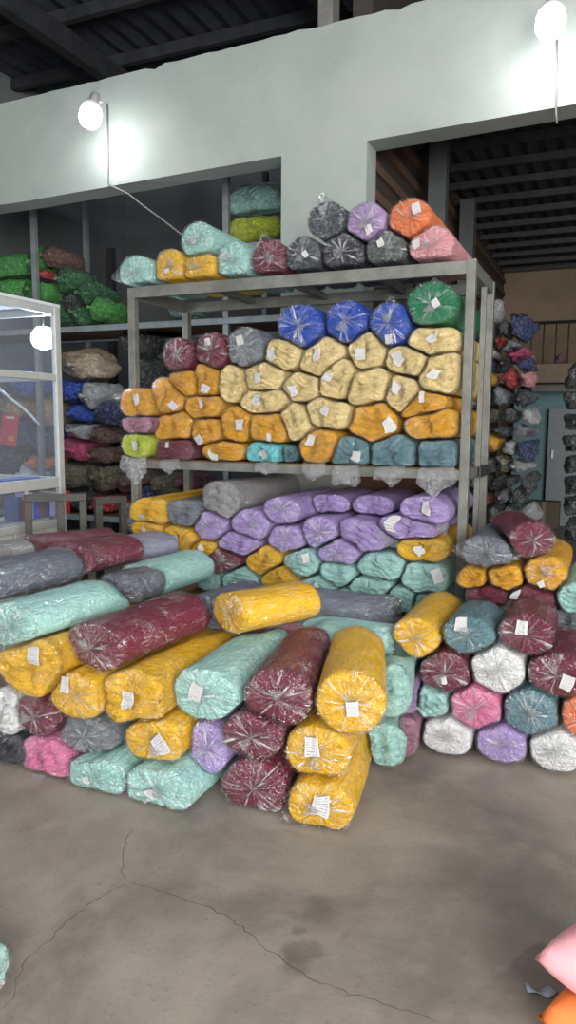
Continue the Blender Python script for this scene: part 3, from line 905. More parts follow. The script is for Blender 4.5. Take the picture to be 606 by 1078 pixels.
def auto_labels():
    for area, (ph, grp) in PHR.items():
        rs = [r for r in ROLLS if r['area'] == area]
        for c in sorted({r['c'] for r in rs}):
            g = sorted([r for r in rs if r['c'] == c], key=lambda r: r['px'][1])
            nm = PAL[c][1]
            rows = []
            thr = 11 if area in ('mid', 'low') else 16
            for r in g:
                if rows and r['px'][1] - np.mean([q['px'][1] for q in rows[-1]]) < thr: rows[-1].append(r)
                else: rows.append([r])
            for i, row in enumerate(rows):
                row.sort(key=lambda r: r['px'][0])
                n = len(rows)
                rn = '' if n == 1 else (['upper', 'lower'][i] if n == 2 else ('top' if i == 0 else 'bottom' if i == n - 1 else ORD[i] if n > 3 else 'middle'))
                for k, r in enumerate(row):
                    kind = 'roll' if (len(row) > 1 and n > 1) else 'bagged roll' if r['style'] == 'soft' else 'wrapped roll'
                    pos = ''
                    if len(row) > 1: pos = ('leftmost' if k == 0 else 'rightmost' if k == len(row) - 1 else ORD[k] + ' from left')
                    if n > 1: pos += (' in ' if pos else '') + '%s %s row' % (rn, nm.split()[-1])
                    elif pos: pos += ' of %d' % len(row) if len(nm.split()) + len(ph.split()) > 7 else ' of the %s ones' % nm.split()[-1]
                    r['label'] = '%s %s %s%s' % (nm, kind, ph, ', ' + pos if pos else '')
                    if not pos: r['label'] = 'only %s %s %s' % (nm, kind, ph)
                    r['group'] = grp


auto_labels()
build_rolls()

# ------------------------------------------------------------------ the rack
rk = empty('storage_rack', FR + U * UL / 2 + V * RDEP / 2, 'grey steel storage rack with three levels loaded with wrapped fabric rolls', 'rack')


def rp(u, b, z): return FR + U * u + V * b + Z * z


zt = ZTOP + 0.0
for (u, b, h) in ((0.03, 0.0, zt + 0.005), (UL, 0, zt - 0.005), (0.03, RDEP, zt), (UL, RDEP, zt)):
    MB().obox(rp(u - .025, b, 0), U * .05, V * .05, Z * h).build('post', STEEL, rk, 0.003)
for (u, b) in ((0.035, RDEP * 0.62),):
    MB().obox(rp(u - .015, b, 0), U * .03, V * .03, Z * (zt - .07)).build('stay', STEEL, rk, 0.002)
for (z, h) in ((zt, .07), (ZMID, .055), (ZLOW + .02, .05)):
    for b in (0.004, RDEP + .006):
        MB().obox(rp(UL + .025, b, z - h), U * (-UL - .02), V * .04, Z * h).build('beam', STEEL, rk, 0.003)
    for u in (UL, 0.03):
        MB().obox(rp(u - .02, .05, z - h), U * .04, V * (RDEP - .05), Z * h).build('side_rail', STEEL, rk, 0.003)
for k in range(1, 4):
    MB().obox(rp(UL * k / 4, .044, zt - .045), U * .04, V * (RDEP - .04), Z * .04).build('cross_bar', STEEL, rk, 0.002)
MB().obox(rp(UL + .03, .046, ZMID - .012), U * (-UL - .03), V * (RDEP - .05), Z * .016).build('deck_board', PLY, rk)
MB().obox(rp(UL + .03, .046, ZLOW), U * (-UL - .03), V * (RDEP - .05), Z * .02).build('deck_board', PLY, rk)
MB().obox(rp(0.058, RDEP * .50, ZMID - .06), U * .012, V * (RDEP * .62), Z * .06).build('bracket', STEEL_B, rk)

# ------------------------------------------------------------------ wall with its openings
zb1 = wallp(150, 190)[2]; zt1 = wallp(150, 73)[2]
zb2 = wallp(495, 129)[2]
zt2 = wallp(448, 0)[2]
uA = uco(wallp(296, 180)); uB = uco(wallp(386, 160))
print('wall', zb1, zb2, zt1, zt2, uA, uB)
UW0, UW1 = -6.0, 4.2


def wp(u, b, z): return FR + U * u + V * (WOFF + b) + Z * z


# plaster
m, nt, N, L = mat('wall_plaster')
co = wpos(nt)
n1 = noise(nt, co, 0.9, 5, 0.6); n2 = noise(nt, scalev(nt, co, (1, 1, .25)), 7, 5, 0.65); n3 = noise(nt, co, 40, 3)
c1 = mixc(nt, mapr(nt, n1, .3, .7), lin((140, 148, 143)), lin((158, 164, 158)))
c1 = mixc(nt, mapr(nt, n2, .58, .8, 0, .35), c1, lin((150, 150, 138)))
n5 = noise(nt, co, 26, 2); c1 = mixc(nt, mapr(nt, n5, .76, .80, 0, .6), c1, lin((96, 90, 80)))
out(nt, principled(nt, c1, 0.75, bump(nt, n3, .2, .01)))
PLASTER = m
rngw = np.random.default_rng(3)


U150, U448, U495 = uco(wallp(150, 100)), uco(wallp(448, 60)), uco(wallp(495, 129))


def zbot(u): return zb1 + (zb2 - zb1) * (min(max(u, -4), 2) - U150) / (U495 - U150)


def ztop(u): return zt1 + (zt2 - zt1) * (min(max(u, -4), 2) - U150) / (U448 - U150)


def wall_slab(mb, ua, ub, za, zb, jag=False):
    """a slab of the wall; the top edge is broken when jag"""
    n = 110 if jag else 1
    us = np.linspace(ua, ub, n + 1)
    zb = np.array([zb(x) for x in us]); za = [za(x) for x in us]
    tz = zb + (rngw.normal(0, .008, n + 1) * (rngw.uniform(0, 1, n + 1) > .45) if jag else np.zeros(n + 1))
    tz2 = zb + (rngw.normal(0, .012, n + 1) if jag else np.zeros(n + 1))
    b = len(mb.v)
    for i in range(n + 1):
        for q in (wp(us[i], 0, za[i]), wp(us[i], 0, tz[i]), wp(us[i], WTH, tz2[i]), wp(us[i], WTH, za[i])): mb.v.append(tuple(q))
    for i in range(n):
        for k in range(4):
            k2 = (k + 1) % 4
            mb.f.append((b + 4 * i + k, b + 4 * i + k2, b + 4 * i + 4 + k2, b + 4 * i + 4 + k))
    mb.f.append((b, b + 3, b + 2, b + 1)); e = b + 4 * n; mb.f.append((e, e + 1, e + 2, e + 3))


ZB = 0.5 * (zb1 + zb2); ZT = 0.5 * (zt1 + zt2)
mb = MB(); wall_slab(mb, UW0, UW1, zbot, ztop, True); struct(mb.build('wall_back', PLASTER))
mb = MB(); wall_slab(mb, uA, uB, lambda u: 0.0, zbot); struct(mb.build('wall_pier', PLASTER))

# brown board leaning by the pier behind the rack
bp0, bp1 = rackp(374, 500, 1.0), rackp(452, 500, 1.0)
tag(MB().obox(FR + U * uco(bp0) + V * .98, U * (uco(bp1) - uco(bp0)), V * .02, Z * (ZMID - .03)).build('plywood_board', BOARD), 'brown board standing upright behind the rack beside the white pier', 'board')

# ------------------------------------------------------------------ floor, roof, side walls
m, nt, N, L = mat('concrete_floor')
co = wpos(nt)
n1 = noise(nt, co, 1.1, 6, 0.62, .4); n2 = noise(nt, co, 6, 5, .6); n3 = noise(nt, co, 60, 4, .6); n4 = noise(nt, co, 2.6, 4, .7, 1.5)
c1 = mixc(nt, mapr(nt, n1, .32, .68), lin((108, 101, 93)), lin((150, 141, 130)))
c1 = mixc(nt, mapr(nt, n2, .45, .75, 0, .5), c1, lin((152, 144, 132)))
c1 = mixc(nt, mapr(nt, n4, .60, .72, 0, .35), c1, lin((96, 88, 80)))
c1 = mixc(nt, mapr(nt, n3, .56, .72, 0, .45), c1, lin((96, 89, 80)))
for (u, v, r) in ((334, 955, .075), (316, 1003, .055), (310, 1018, .06), (318, 978, .03)):
    p = at_z(u, v, 0)
    dn = N.new('ShaderNodeVectorMath'); dn.operation = 'DISTANCE'; dn.inputs[1].default_value = tuple(p)
    wn = N.new('ShaderNodeVectorMath'); wn.operation = 'ADD'
    nn = N.new('ShaderNodeTexNoise'); nn.inputs['Scale'].default_value = 9; nn.inputs['Detail'].default_value = 4
    L.new(co, nn.inputs['Vector'])
    sc_ = N.new('ShaderNodeVectorMath'); sc_.operation = 'MULTIPLY_ADD'
    L.new(nn.outputs['Color'], sc_.inputs[0]); sc_.inputs[1].default_value = (.16, .16, 0); sc_.inputs[2].default_value = (-.08, -.08, 0)
    L.new(co, wn.inputs[0]); L.new(sc_.outputs[0], wn.inputs[1]); L.new(wn.outputs[0], dn.inputs[0])
    c1 = mixc(nt, mapr(nt, dn.outputs['Value'], r * .4, r * 1.2, .38, 0), c1, lin((62, 56, 50)))
hh = math_(nt, 'ADD', n2, math_(nt, 'MULTIPLY', n3, .3))
out(nt, principled(nt, c1, mapr(nt, n1, .3, .7, .5, .75), bump(nt, hh, .25, .01)))
FLOORM = m
mb = MB(); mb.obox((-9, -4.5, -.1), (18, 0, 0), (0, 20, 0), (0, 0, .1)); struct(mb.build('floor', FLOORM))

CRACK = plain('crack_dark', (84, 76, 68), 0.9)
rngc = np.random.default_rng(8)


def crack(px, w):
    pts = [at_z(u, v, 0) for u, v in px]
    fine = []
    for a, b in zip(pts[:-1], pts[1:]):
        n = max(3, int(np.linalg.norm(b - a) / .02))
        for k in range(n): fine.append(a + (b - a) * k / n + np.r_[rngc.normal(0, .0035, 2), 0])
    mb = MB()
    n = len(fine)
    for i, p in enumerate(fine):
        t = fine[min(i + 1, n - 1)] - fine[max(i - 1, 0)]; t /= np.linalg.norm(t)
        s = np.array([-t[1], t[0], 0]) * w * rngc.uniform(.3, 1) * (math.sin(math.pi * (i + .5) / n) ** .4)
        mb.v += [tuple(p + s + Z * .0006), tuple(p - s + Z * .0006), tuple(p - s - Z * .002), tuple(p + s - Z * .002)]
    for i in range(n - 1):
        for k in range(4):
            k2 = (k + 1) % 4
            mb.f.append((4 * i + k, 4 * i + k2, 4 * i + 4 + k2, 4 * i + 4 + k))
    struct(mb.build('floor_crack', CRACK))


crack([(138, 928), (165, 938), (197, 948), (225, 957), (255, 975), (272, 992), (298, 1012), (330, 1033), (360, 1043), (402, 1056), (440, 1067), (470, 1080)], .0017)
crack([(140, 872), (133, 885), (128, 905), (133, 930)], .0015)
crack([(133, 930), (105, 945), (70, 970), (52, 990), (30, 1008), (18, 1030), (12, 1052), (2, 1066)], .0012)

# high roof with purlins over both bays, and the walls that close the hall
ZROOF = ZT + 1.3
GREYW = plain('far_wall', (120, 124, 126), .85, 0, 1.2, .25, .1, world=True)
BROWNW = plain('far_wall_warm', (138, 118, 98), .85, 0, 1.2, .25, .1, world=True)


def corrugated(name, o, a, b, waves, amp, m):
    mb = MB(); n = waves * 4
    for i in range(n + 1):
        q = np.asarray(o) + np.asarray(a) * i / n + Z * amp * math.sin(i * math.pi / 2)
        for dz in (0, .02):
            mb.v += [tuple(q + Z * dz), tuple(q + np.asarray(b) + Z * dz)]
    for i in range(n):
        k = 4 * i
        mb.f += [(k, k + 1, k + 5, k + 4), (k + 2, k + 6, k + 7, k + 3)]
    return mb.build(name, m)


o_ = FR + U * -7.5 + V * -2.2 + Z * ZROOF
struct(corrugated('ceiling_front', o_, U * 13.5, V * (WOFF + 2.2 + 3.6), 60, .02, ROOFM))
PUR = []
for k in range(7):
    b = -1.6 + k * .95
    PUR.append((MB().obox(FR + U * -7.4 + V * b + Z * (ZROOF - .14), U * 13.3, V * .07, Z * .12)).build('beam_purlin', DARKST))
for u in (-4.6, -1.9, 1.0, 3.6):
    PUR.append((MB().obox(FR + U * u + V * -2.1 + Z * (ZROOF - .36), U * .12, V * 6.6, Z * .22)).build('beam_rafter', DARKST))
for o in PUR: struct(o)
# stub of a concrete column standing on the wall head
cp0 = wallp(333, 10, .05)
struct(MB().obox(FR + U * uco(wallp(333, 10)) + V * (WOFF + .03) + Z * (ztop(-1.2) - .004), U * .11, V * .14, Z * (ZROOF - ztop(-1.2))).build('wall_column_stub', plain('raw_concrete', (120, 118, 112), .9, 0, 8, .3, .3)))

# left bay: back wall and left return
LB = 4.3; RB_ = 7.5
struct(MB().obox(FR + U * -6.2 + V * (WOFF + LB), U * (uB + 6.2), V * .15, Z * (ZROOF)).build('wall_left_bay_back', GREYW))
struct(MB().obox(FR + U * -6.2 + V * -1.0, U * .15, V * (WOFF + LB + 1.0), Z * ZROOF).build('wall_left', GREYW))
struct(MB().obox(FR + U * (uB - .2) + V * (WOFF + WTH + .01), U * .15, V * (RB_ - WTH - .02), Z * ZROOF).build('wall_bay_divider', plain('dark_divider', (62, 54, 50), .8)))
mb = MB()
for k in range(9): mb.obox(FR + U * (uB - .049) + V * (WOFF + WTH + .05) + Z * (2.75 + .2 * k), U * .03, V * (RB_ - WTH - .1), Z * .07)
struct(mb.build('wall_bay_battens', plain('rust_batten', (98, 74, 58), .8)))
# right bay: far wall, mezzanine, lower roof
RB = 7.5
struct(MB().obox(FR + U * (uB - .1) + V * (WOFF + RB), U * 7.0, V * .15, Z * (ZROOF)).build('wall_right_bay_back', BROWNW))
struct(MB().obox(FR + U * 5.6 + V * -3.0, U * .15, V * (WOFF + RB + 3), Z * ZROOF).build('wall_right', GREYW))
zr0 = ZB + .55
o_ = FR + U * (uB - .05) + V * (WOFF + WTH + .05) + Z * zr0
struct(corrugated('ceiling_right_bay', o_, U * 5.6, V * (RB - WTH - .1), 36, .018, plain('rust_roof_sheet', (62, 60, 62), .7, .1, 3, .4, .1)))
for k in range(13):
    b = WOFF + .55 + k * .56
    struct(MB().obox(FR + U * (uB - .05) + V * b + Z * (zr0 - .09), U * 5.6, V * .05, Z * .065).build('beam_purlin', DARKST))
# steel columns in the right bay
for (u, v, bk) in ((459, 200, 1.3), (490, 250, 3.0)):
    p = rackp(u, v, WOFF + bk)
    struct(MB().obox(FR + U * (uco(p) - .07) + V * (WOFF + bk), U * .15, V * .12, Z * (zr0 - .14)).build('column_steel', plain('column_paint', (74, 78, 80), .6)))

# ------------------------------------------------------------------ lamps


def floodlight(u, v, watt, label):
    w = wallp(u, v, -0.02)
    c = rackp(u, v, WOFF - .30)
    root = empty('wall_lamp', w, label, 'lamp', 'floodlights on the wall')
    ax = np.array([0, 0, -1.0]) * .9 - V * .35; ax /= np.linalg.norm(ax)
    MB().lathe(c, -ax, [(0, .13), (.035, .13), (.042, .05), (.078, .02), (.082, -.005), (.0, -.006)], 20).build('housing', WHITEP, root, smooth=True)
    bulb = MB().lathe(c, ax, [(0.070, .007), (.084, .03), (.086, .09), (.066, .13), (.03, .148), (0, .150)], 20).build('bulb', EMIT, root, smooth=True)
    MB().tube([c - ax * .09, c - ax * .11 + V * .08, w + Z * .05 + V * .0, w + Z * .02], .011).build('bracket_arm', WHITEP, root, smooth=True)
    MB().obox(w - U * .03 - Z * .02 - V * .012, U * .06, V * .03, Z * .10).build('wall_plate', WHITEP, root, .004)
    li = bpy.data.lights.new('lamp_light', 'POINT'); li.energy = watt; li.shadow_soft_size = .06; li.color = (.93, .97, 1.0)
    lo = bpy.data.objects.new('lamp_light', li); COL.objects.link(lo); lo.location = Vector(c + ax * .24 + V * .13)
    return w


m, nt, N, L = mat('lamp_glow')
e = N.new('ShaderNodeEmission'); e.inputs[0].default_value = (.95, .98, 1, 1); e.inputs[1].default_value = 14
out(nt, e.outputs[0]); EMIT = m
LW = 7.0
w1 = floodlight(97, 115, LW, 'lit white bulb lamp bracketed on the wall above the left opening')
w2 = floodlight(580, 15, LW, 'lit white bulb lamp on the wall above the right opening')


def cablerun(px, label, b=-.012, r=.007):
    pts = [wallp(u, v, b) for u, v in px]
    o = MB().tube(pts, r, 8).build('power_cord', CABLE, None, smooth=True)
    return tag(o, label, 'cable', 'cables on the wall')


p1 = [wallp(u, v, -.012) for u, v in ((113, 110), (113.5, 150), (114, 192))]
p2 = [rackp(u, v, WOFF - .03) for u, v in ((114, 194), (135, 204), (150, 216), (172, 232), (190, 246), (212, 262))]
tag(MB().tube(p1 + p2, .0065).build('power_cord', CABLE, None, smooth=True), 'grey cable from the left lamp down behind the rolls on the rack', 'cable', 'cables on the wall')
p1 = [wallp(u, v, -.012) for u, v in ((586, 30), (585.5, 70), (585, 118), (586, 130))]
tag(MB().tube(p1, .0065).build('power_cord', CABLE, None, smooth=True), 'thin grey conduit straight down from the lamp on the right', 'cable', 'cables on the wall')

# ------------------------------------------------------------------ glass kiosk
KC = at_y(66, 420, 5.05); KC[2] = 0                             # its visible far corner


def kp(t, w, z): return KC - V * t - U * w + Z * z               # t: back towards the camera, w: into the kiosk


def kz(u, v):
    """height at which the line of sight (u,v) meets the kiosk's glazed face"""
    return on_plane(u, v, KC, U)[2]


KL = 2.6; KW = 1.6
z_t = kz(62, 324); z_r = kz(62, 394); z_m = kz(68, 502); z_s = kz(70, 548)
print('kiosk', KC, z_t, z_r, z_m, z_s)
kk = empty('glass_kiosk', KC - V * .8 - U * .5, 'glazed booth with aluminium frame standing behind the pile', 'kiosk')
for (t, w) in ((0, 0), (0, KW), (KL, 0), (KL, KW)):
    MB().obox(kp(t + .05, w + .04, 0), V * .05, U * .04, Z * z_t).build('post', ALU, kk, .003)
for (z, h) in ((z_t, .05), (z_r, .045), (z_m, .07), (z_s + .02, .05)):
    MB().obox(kp(KL, .04, z - h), V * (KL - .05), U * .035, Z * h).build('rail', ALU, kk, .003)
    if z == z_t or z == z_m or z == z_r:
        MB().obox(kp(.045, KW, z - h), U * (KW - .04), V * .035, Z * h).build('rail', ALU, kk, .003)
for t in (.36, .62, 1.2):
    MB().obox(kp(t, .03, z_s), V * .022, U * .02, Z * (z_m - z_s - .06)).build('glazing_bar', ALU, kk)
# louvred lower panel
mb = MB()
for k in range(18):
    t0 = .06 + k * (KL - .1) / 18
    mb.obox(kp(t0 + .125, .03, .05), V * .12, U * .012, Z * (z_s - .08))
mb.obox(kp(KL, .045, .03), V * (KL - .05), U * .012, Z * (z_s - .06))
mb.build('lower_panel', PANEL, kk, .002)
m, nt, N, L = mat('kiosk_glass')
tr = N.new('ShaderNodeBsdfTransparent'); tr.inputs[0].default_value = (.90, .94, .97, 1)
gl = N.new('ShaderNodeBsdfGlossy'); gl.inputs['Roughness'].default_value = .02
df = N.new('ShaderNodeBsdfDiffuse'); df.inputs[0].default_value = (.75, .8, .9, 1)
fr = N.new('ShaderNodeLayerWeight'); frs = mapr(nt, math_(nt, 'POWER', fr.outputs['Facing'], 5.0), 0, 1, .03, .9, False)
ms0 = N.new('ShaderNodeMixShader'); ms0.inputs[0].default_value = .07; L.new(tr.outputs[0], ms0.inputs[1]); L.new(df.outputs[0], ms0.inputs[2])
ms = N.new('ShaderNodeMixShader'); L.new(frs, ms.inputs[0]); L.new(ms0.outputs[0], ms.inputs[1]); L.new(gl.outputs[0], ms.inputs[2])
out(nt, ms.outputs[0]); GLASS = m
for (z0, z1) in ((z_r, z_t - .05), (z_m, z_r - .045), (z_s + .02, z_m - .07)):
    MB().obox(kp(KL - .01, .022, z0), V * (KL - .06), U * .006, Z * (z1 - z0)).build('glass_pane', GLASS, kk)
MB().obox(kp(KL, KW, z_t), V * KL, U * KW, Z * .02).build('roof_sheet', plain('kiosk_roof', (206, 208, 214), .6), kk)
# bulb with pull string, added to stand in for a lamp reflection
bl = on_plane(46, 357, KC - U * .35, U)
bb = empty('reflection_bulb', bl + Z * .0, 'glowing round bulb standing in for the lamp reflection in the kiosk glass', 'lamp')
MB().lathe(bl, -Z, [(0, -.09), (.05, -.082), (.085, -.035), (.09, .01), (.07, .055), (.02, .075), (0, .08)], 18).build('bulb', EMIT, bb, smooth=True)
MB().tube([bl + Z * .055, bl + Z * (z_t - bl[2] - .0)], .006).build('flex', CABLE, bb, smooth=True)
li = bpy.data.lights.new('reflection_bulb_light', 'POINT'); li.energy = 22; li.shadow_soft_size = .08; li.color = (.8, .9, 1)  # added light of the stand-in bulb, brightens the kiosk inside
lo = bpy.data.objects.new('reflection_bulb_light', li); COL.objects.link(lo); lo.location = Vector(bl - Z * .15)
# white cord, red leaflet, books inside
cd_ = [on_plane(u, v, KC - U * .06, U) for u, v in ((-12, 396), (0, 410), (12, 420), (25, 430), (35, 440), (41, 447))]
tag(MB().tube(cd_, .009).build('white_cord', WHITEP, None, smooth=True), 'white cord hanging behind the kiosk glass', 'cord')
q = [on_plane(u, v, KC - U * .05, U) for u, v in ((0, 467), (17, 470), (20.5, 437), (3, 436))]
mb = MB(); mb.v = [tuple(x) for x in q] + [tuple(x - U * .006) for x in q]
mb.f = [(0, 1, 2, 3), (7, 6, 5, 4), (0, 4, 5, 1), (1, 5, 6, 2), (2, 6, 7, 3), (3, 7, 4, 0)]
lf = mb.build('red_leaflet', plain('red_card', (176, 40, 60), .5))
tag(lf, 'red calendar card stuck behind the kiosk glass', 'leaflet')


def glyphs(base, ex, ey, n, w, h, m, parent, name, seed):
    """row of little letter-like strokes on a card"""
    r = np.random.default_rng(seed); mb = MB(); st = w / n
    for k in range(n):
        o = base + ex * (k * st)
        mb.obox(o, ex * st * .18, ey * h, U * .002)
        mb.obox(o + ey * h * r.choice([0, .45, .85]), ex * st * .7, ey * h * .14, U * .002)
        if r.uniform() < .6: mb.obox(o + ex * st * .52, ex * st * .18, ey * h, U * .002)
    return mb.build(name, m, parent)


CARDW = plain('card_white', (225, 200, 200), .6); CARDY = plain('card_gold', (214, 180, 90), .6)
cA = on_plane(6, 441, KC - U * .045, U); cB = on_plane(9, 464, KC - U * .045, U)
g1 = glyphs(cA, V, Z, 5, .075, .018, CARDW, None, 'card_heading', 1); g1.parent = lf; g1.location = g1.location - lf.location
g2 = glyphs(cB, V, Z, 4, .05, .030, CARDY, None, 'card_emblem', 2); g2.parent = lf; g2.location = g2.location - lf.location
BK = [('navy', .10), ('red', .085), ('lilac', .11), ('blue', .08), ('maroon', .1), ('navy', .1), ('purple', .09), ('tan', .1), ('blue', .085), ('red', .1)]
sh = on_plane(40, 545, KC - U * .12, U)[2]
MB().obox(kp(1.4, .36, sh - .02), V * 1.3, U * .30, Z * .02).build('book_shelf', ALU, kk)
t0 = float(np.dot(KC - on_plane(0, 530, KC - U * .25, U), V)) + .02
print('books t0', t0)
for k, (c, h) in enumerate(BK):
    o = MB().obox(kp(t0, .20, sh + .004), V * .044, U * .12, Z * (h * 1.6)).build('book', plain('book_cover_' + c, PAL[c][0], .5), None, .004)
    tag(o, '%s book upright on the kiosk shelf, %s from the left' % (PAL[c][1], 'first' if k == 0 else ORD[k]), 'book', 'books inside the kiosk')
    t0 -= .052
# blue box behind the lower glazing
pb = on_plane(20, 512, KC - U * .14, U)
tag(MB().obox(pb - V * .14, V * .34, U * -.1, Z * .05).build('blue_box', plain('blue_carton', (50, 80, 170), .6), None, .004), 'flat blue box lying on top of the kiosk books', 'box')

# ------------------------------------------------------------------ steel trestle frames in front of the kiosk


def trestle(x0, x1, ytop, yy, extra, label):
    a = at_y(x0, ytop + 4, yy); b = at_y(x1, ytop - 3, yy + .12)
    z = 0.5 * (a[2] + b[2])
    d = b - a; d[2] = 0; d /= np.linalg.norm(d); n = np.cross(Z, d)
    ln = np.linalg.norm((b - a)[:2])
    base = a.copy(); base[2] = 0
    root = empty('steel_trestle', base, label, 'trestle', 'steel trestle frames before the kiosk')
    for t in [0, ln - .04] + ([ln * extra] if extra else []):
        MB().obox(base + d * t, d * .045, n * .045, Z * (z - .045)).build('upright', STEEL_D, root, .003)
    MB().obox(base + Z * (z - .045) , d * (ln + .005), n * .045, Z * .045).build('top_bar', STEEL_D, root, .003)
    MB().obox(base + Z * .25 + d * .045, d * (ln - .085), n * .03, Z * .03).build('lower_bar', STEEL_D, root, .002)


trestle(25, 90, 520, 4.45, .52, 'brown-grey steel trestle frame in front of the glass kiosk')
trestle(101, 133, 523, 4.75, 0, 'narrow brown-grey steel trestle frame between kiosk and storage rack')

# ------------------------------------------------------------------ bays behind the wall: racks and heaps of bagged goods
BNS, BNR = 28, 15
BF = topo(BNR, BNS)


BAGS = []


def bag(c, p, ax, hl, rx, rz, seed, label, group, cat='bag', name='stuffed_bag', knot=True, lump=.10, zlo=0.004, zhi=99.):
    ax = np.asarray(ax, float); ax /= np.linalg.norm(ax)
    e1 = np.cross(ax, Z); e1 /= np.linalg.norm(e1); e2 = np.cross(e1, ax)
    BAGS.append(dict(c=c, p=np.asarray(p, float), a=ax, e1=e1, e2=e2, hl=hl, rx=rx, rz=rz, seed=seed, label=label, group=group, cat=cat, name=name, knot=knot, lump=lump, zlo=zlo, zhi=zhi))


def bd(j, P):
    q = P - j['p']
    s = np.abs(q @ j['a']) / j['hl']
    return np.where(s > 1.2, 9.0, np.sqrt(((q @ j['e1']) / j['rx']) ** 2 + ((q @ j['e2']) / j['rz']) ** 2))


def build_bags():
    """lumpy filled polythene bags with a pinched end, pressed flat where they touch each other or a shelf"""
    for i, B in enumerate(BAGS):
        rng = np.random.default_rng(B['seed'])
        th = np.linspace(0, 2 * math.pi, BNS, endpoint=False)
        ph = rng.uniform(0, 6.28, 6)
        near = [j for j in BAGS if j is not B and np.linalg.norm(j['p'] - B['p']) < B['hl'] + j['hl'] + .4]
        C = np.zeros((BNR, 1, 3)); D = np.zeros((BNR, BNS, 3))
        for k in range(BNR):
            t = -1 + 2 * k / (BNR - 1)
            q = (max(0.0, 1 - abs(t) ** 3.2)) ** (1 / 2.2)
            s = t * B['hl']
            if k == 0:
                q = .22 if B['knot'] else 0.02
                s = -B['hl'] * 1.13 if B['knot'] else -B['hl']
            if k == 1 and B['knot']: q = .10; s = -B['hl'] * .99
            if k == BNR - 1: q = 0.02
            lm = 1 + B['lump'] * (np.sin(2 * th + ph[0] + 2 * t) + .7 * np.sin(3 * th + ph[1] - 3 * t) + .6 * np.sin(5 * th + ph[2] + 4 * t) + .35 * np.sin(8 * th + ph[3]))
            C[k, 0] = B['p'] + B['a'] * s
            D[k] = q * lm[:, None] * (np.cos(th)[:, None] * B['e1'] * B['rx'] + np.sin(th)[:, None] * B['e2'] * B['rz'])
        best = np.full((BNR, BNS), .1); ok = np.ones((BNR, BNS), bool)
        for f in np.linspace(.1, 1.0, 16):
            P = (C + D * f).reshape(-1, 3); g = np.ones(len(P), bool); own = bd(B, P)
            for j in near: g &= bd(j, P) >= own
            ok &= g.reshape(BNR, BNS); best = np.where(ok, f, best)
        P = C + D * (best * .97)[..., None]
        kk_ = rng.normal(0, 1, (10, 3)); kk_ *= (rng.uniform(22, 75, 10) / np.linalg.norm(kk_, axis=1))[:, None]
        cr = np.zeros((BNR, BNS))
        for v_ in kk_: cr += np.abs(np.sin(P @ v_ + rng.uniform(0, 6.28))) * (26 / np.linalg.norm(v_)) ** .8
        P = P - (D / np.maximum(np.linalg.norm(D, axis=-1, keepdims=True), 1e-5)) * (np.clip(cr * .0055, 0, .05) * np.minimum(1, np.linalg.norm(D, axis=-1) / .06))[..., None]
        P[..., 2] = np.clip(P[..., 2], B['zlo'], B['zhi'])
        loc = B['p'].copy(); loc[2] = P[..., 2].min()
        me = bpy.data.meshes.new(B['name'])
        fs = BF + [tuple(range(BNS)), tuple(BNS * (BNR - 1) + k for k in reversed(range(BNS)))]
        me.from_pydata((P - loc).reshape(-1, 3).tolist(), [], fs)
        me.polygons.foreach_set('use_smooth', [True] * len(fs))
        me.materials.append(bagmat(B['c']))
        o = link(B['name'], me); o.location = Vector(loc)
        tag(o, B['label'], B['cat'], B['group'])


def nth(k): return 'first' if k == 0 else ORD[k] if k < len(ORD) else '%dth' % (k + 1)


# back rack of the left bay
B0 = WOFF + .75
rk2 = empty('storage_rack', FR + U * -2.6 + V * B0, 'tall grey steel rack in the dark bay behind the wall', 'rack')


def b2(u, v, bk=0): return rackp(u, v, B0 + bk)


zs2 = b2(100, 343)[2]; zs3 = b2(265, 256)[2]
zhi = b2(237, 150)[2]
for (u, v) in ((35, 270), (237, 220), (300, 220)):
    p = b2(u, v)
    for bk in (0, .8):
        MB().obox(FR + U * (uco(p) - .03) + V * (B0 + bk), U * .055, V * .05, Z * zhi).build('post', STEEL_G, rk2, .003)
ua, ub = uco(b2(-60, 300)), uco(b2(300, 220))
for bk in (0, .8):
    for z in (zs2, .55):
        MB().obox(FR + U * ua + V * (B0 + bk - .015) + Z * (z - .05), U * (ub - ua), V * .04, Z * .055).build('beam', STEEL_G, rk2, .003)
    uc = uco(b2(237, 220))
    MB().obox(FR + U * uc + V * (B0 + bk - .015) + Z * (zs3 - .05), U * (ub - uc), V * .04, Z * .055).build('beam', STEEL_G, rk2, .003)
for z, u_ in ((zs2, ua), (.55, ua), (zs3, uc)):
    MB().obox(FR + U * u_ + V * (B0 + .03) + Z * (z - .03), U * (ub - u_), V * .76, Z * .02).build('deck_board', BOARD, rk2)
# dark post stub against the far wall
p = rackp(112, 290, B0 + 1.4)
struct(MB().obox(FR + U * uco(p) + V * (B0 + 1.4), U * .08, V * .08, Z * rackp(112, 261, B0 + 1.4)[2]).build('column_stub', plain('stub_black', (44, 46, 50), .7)))

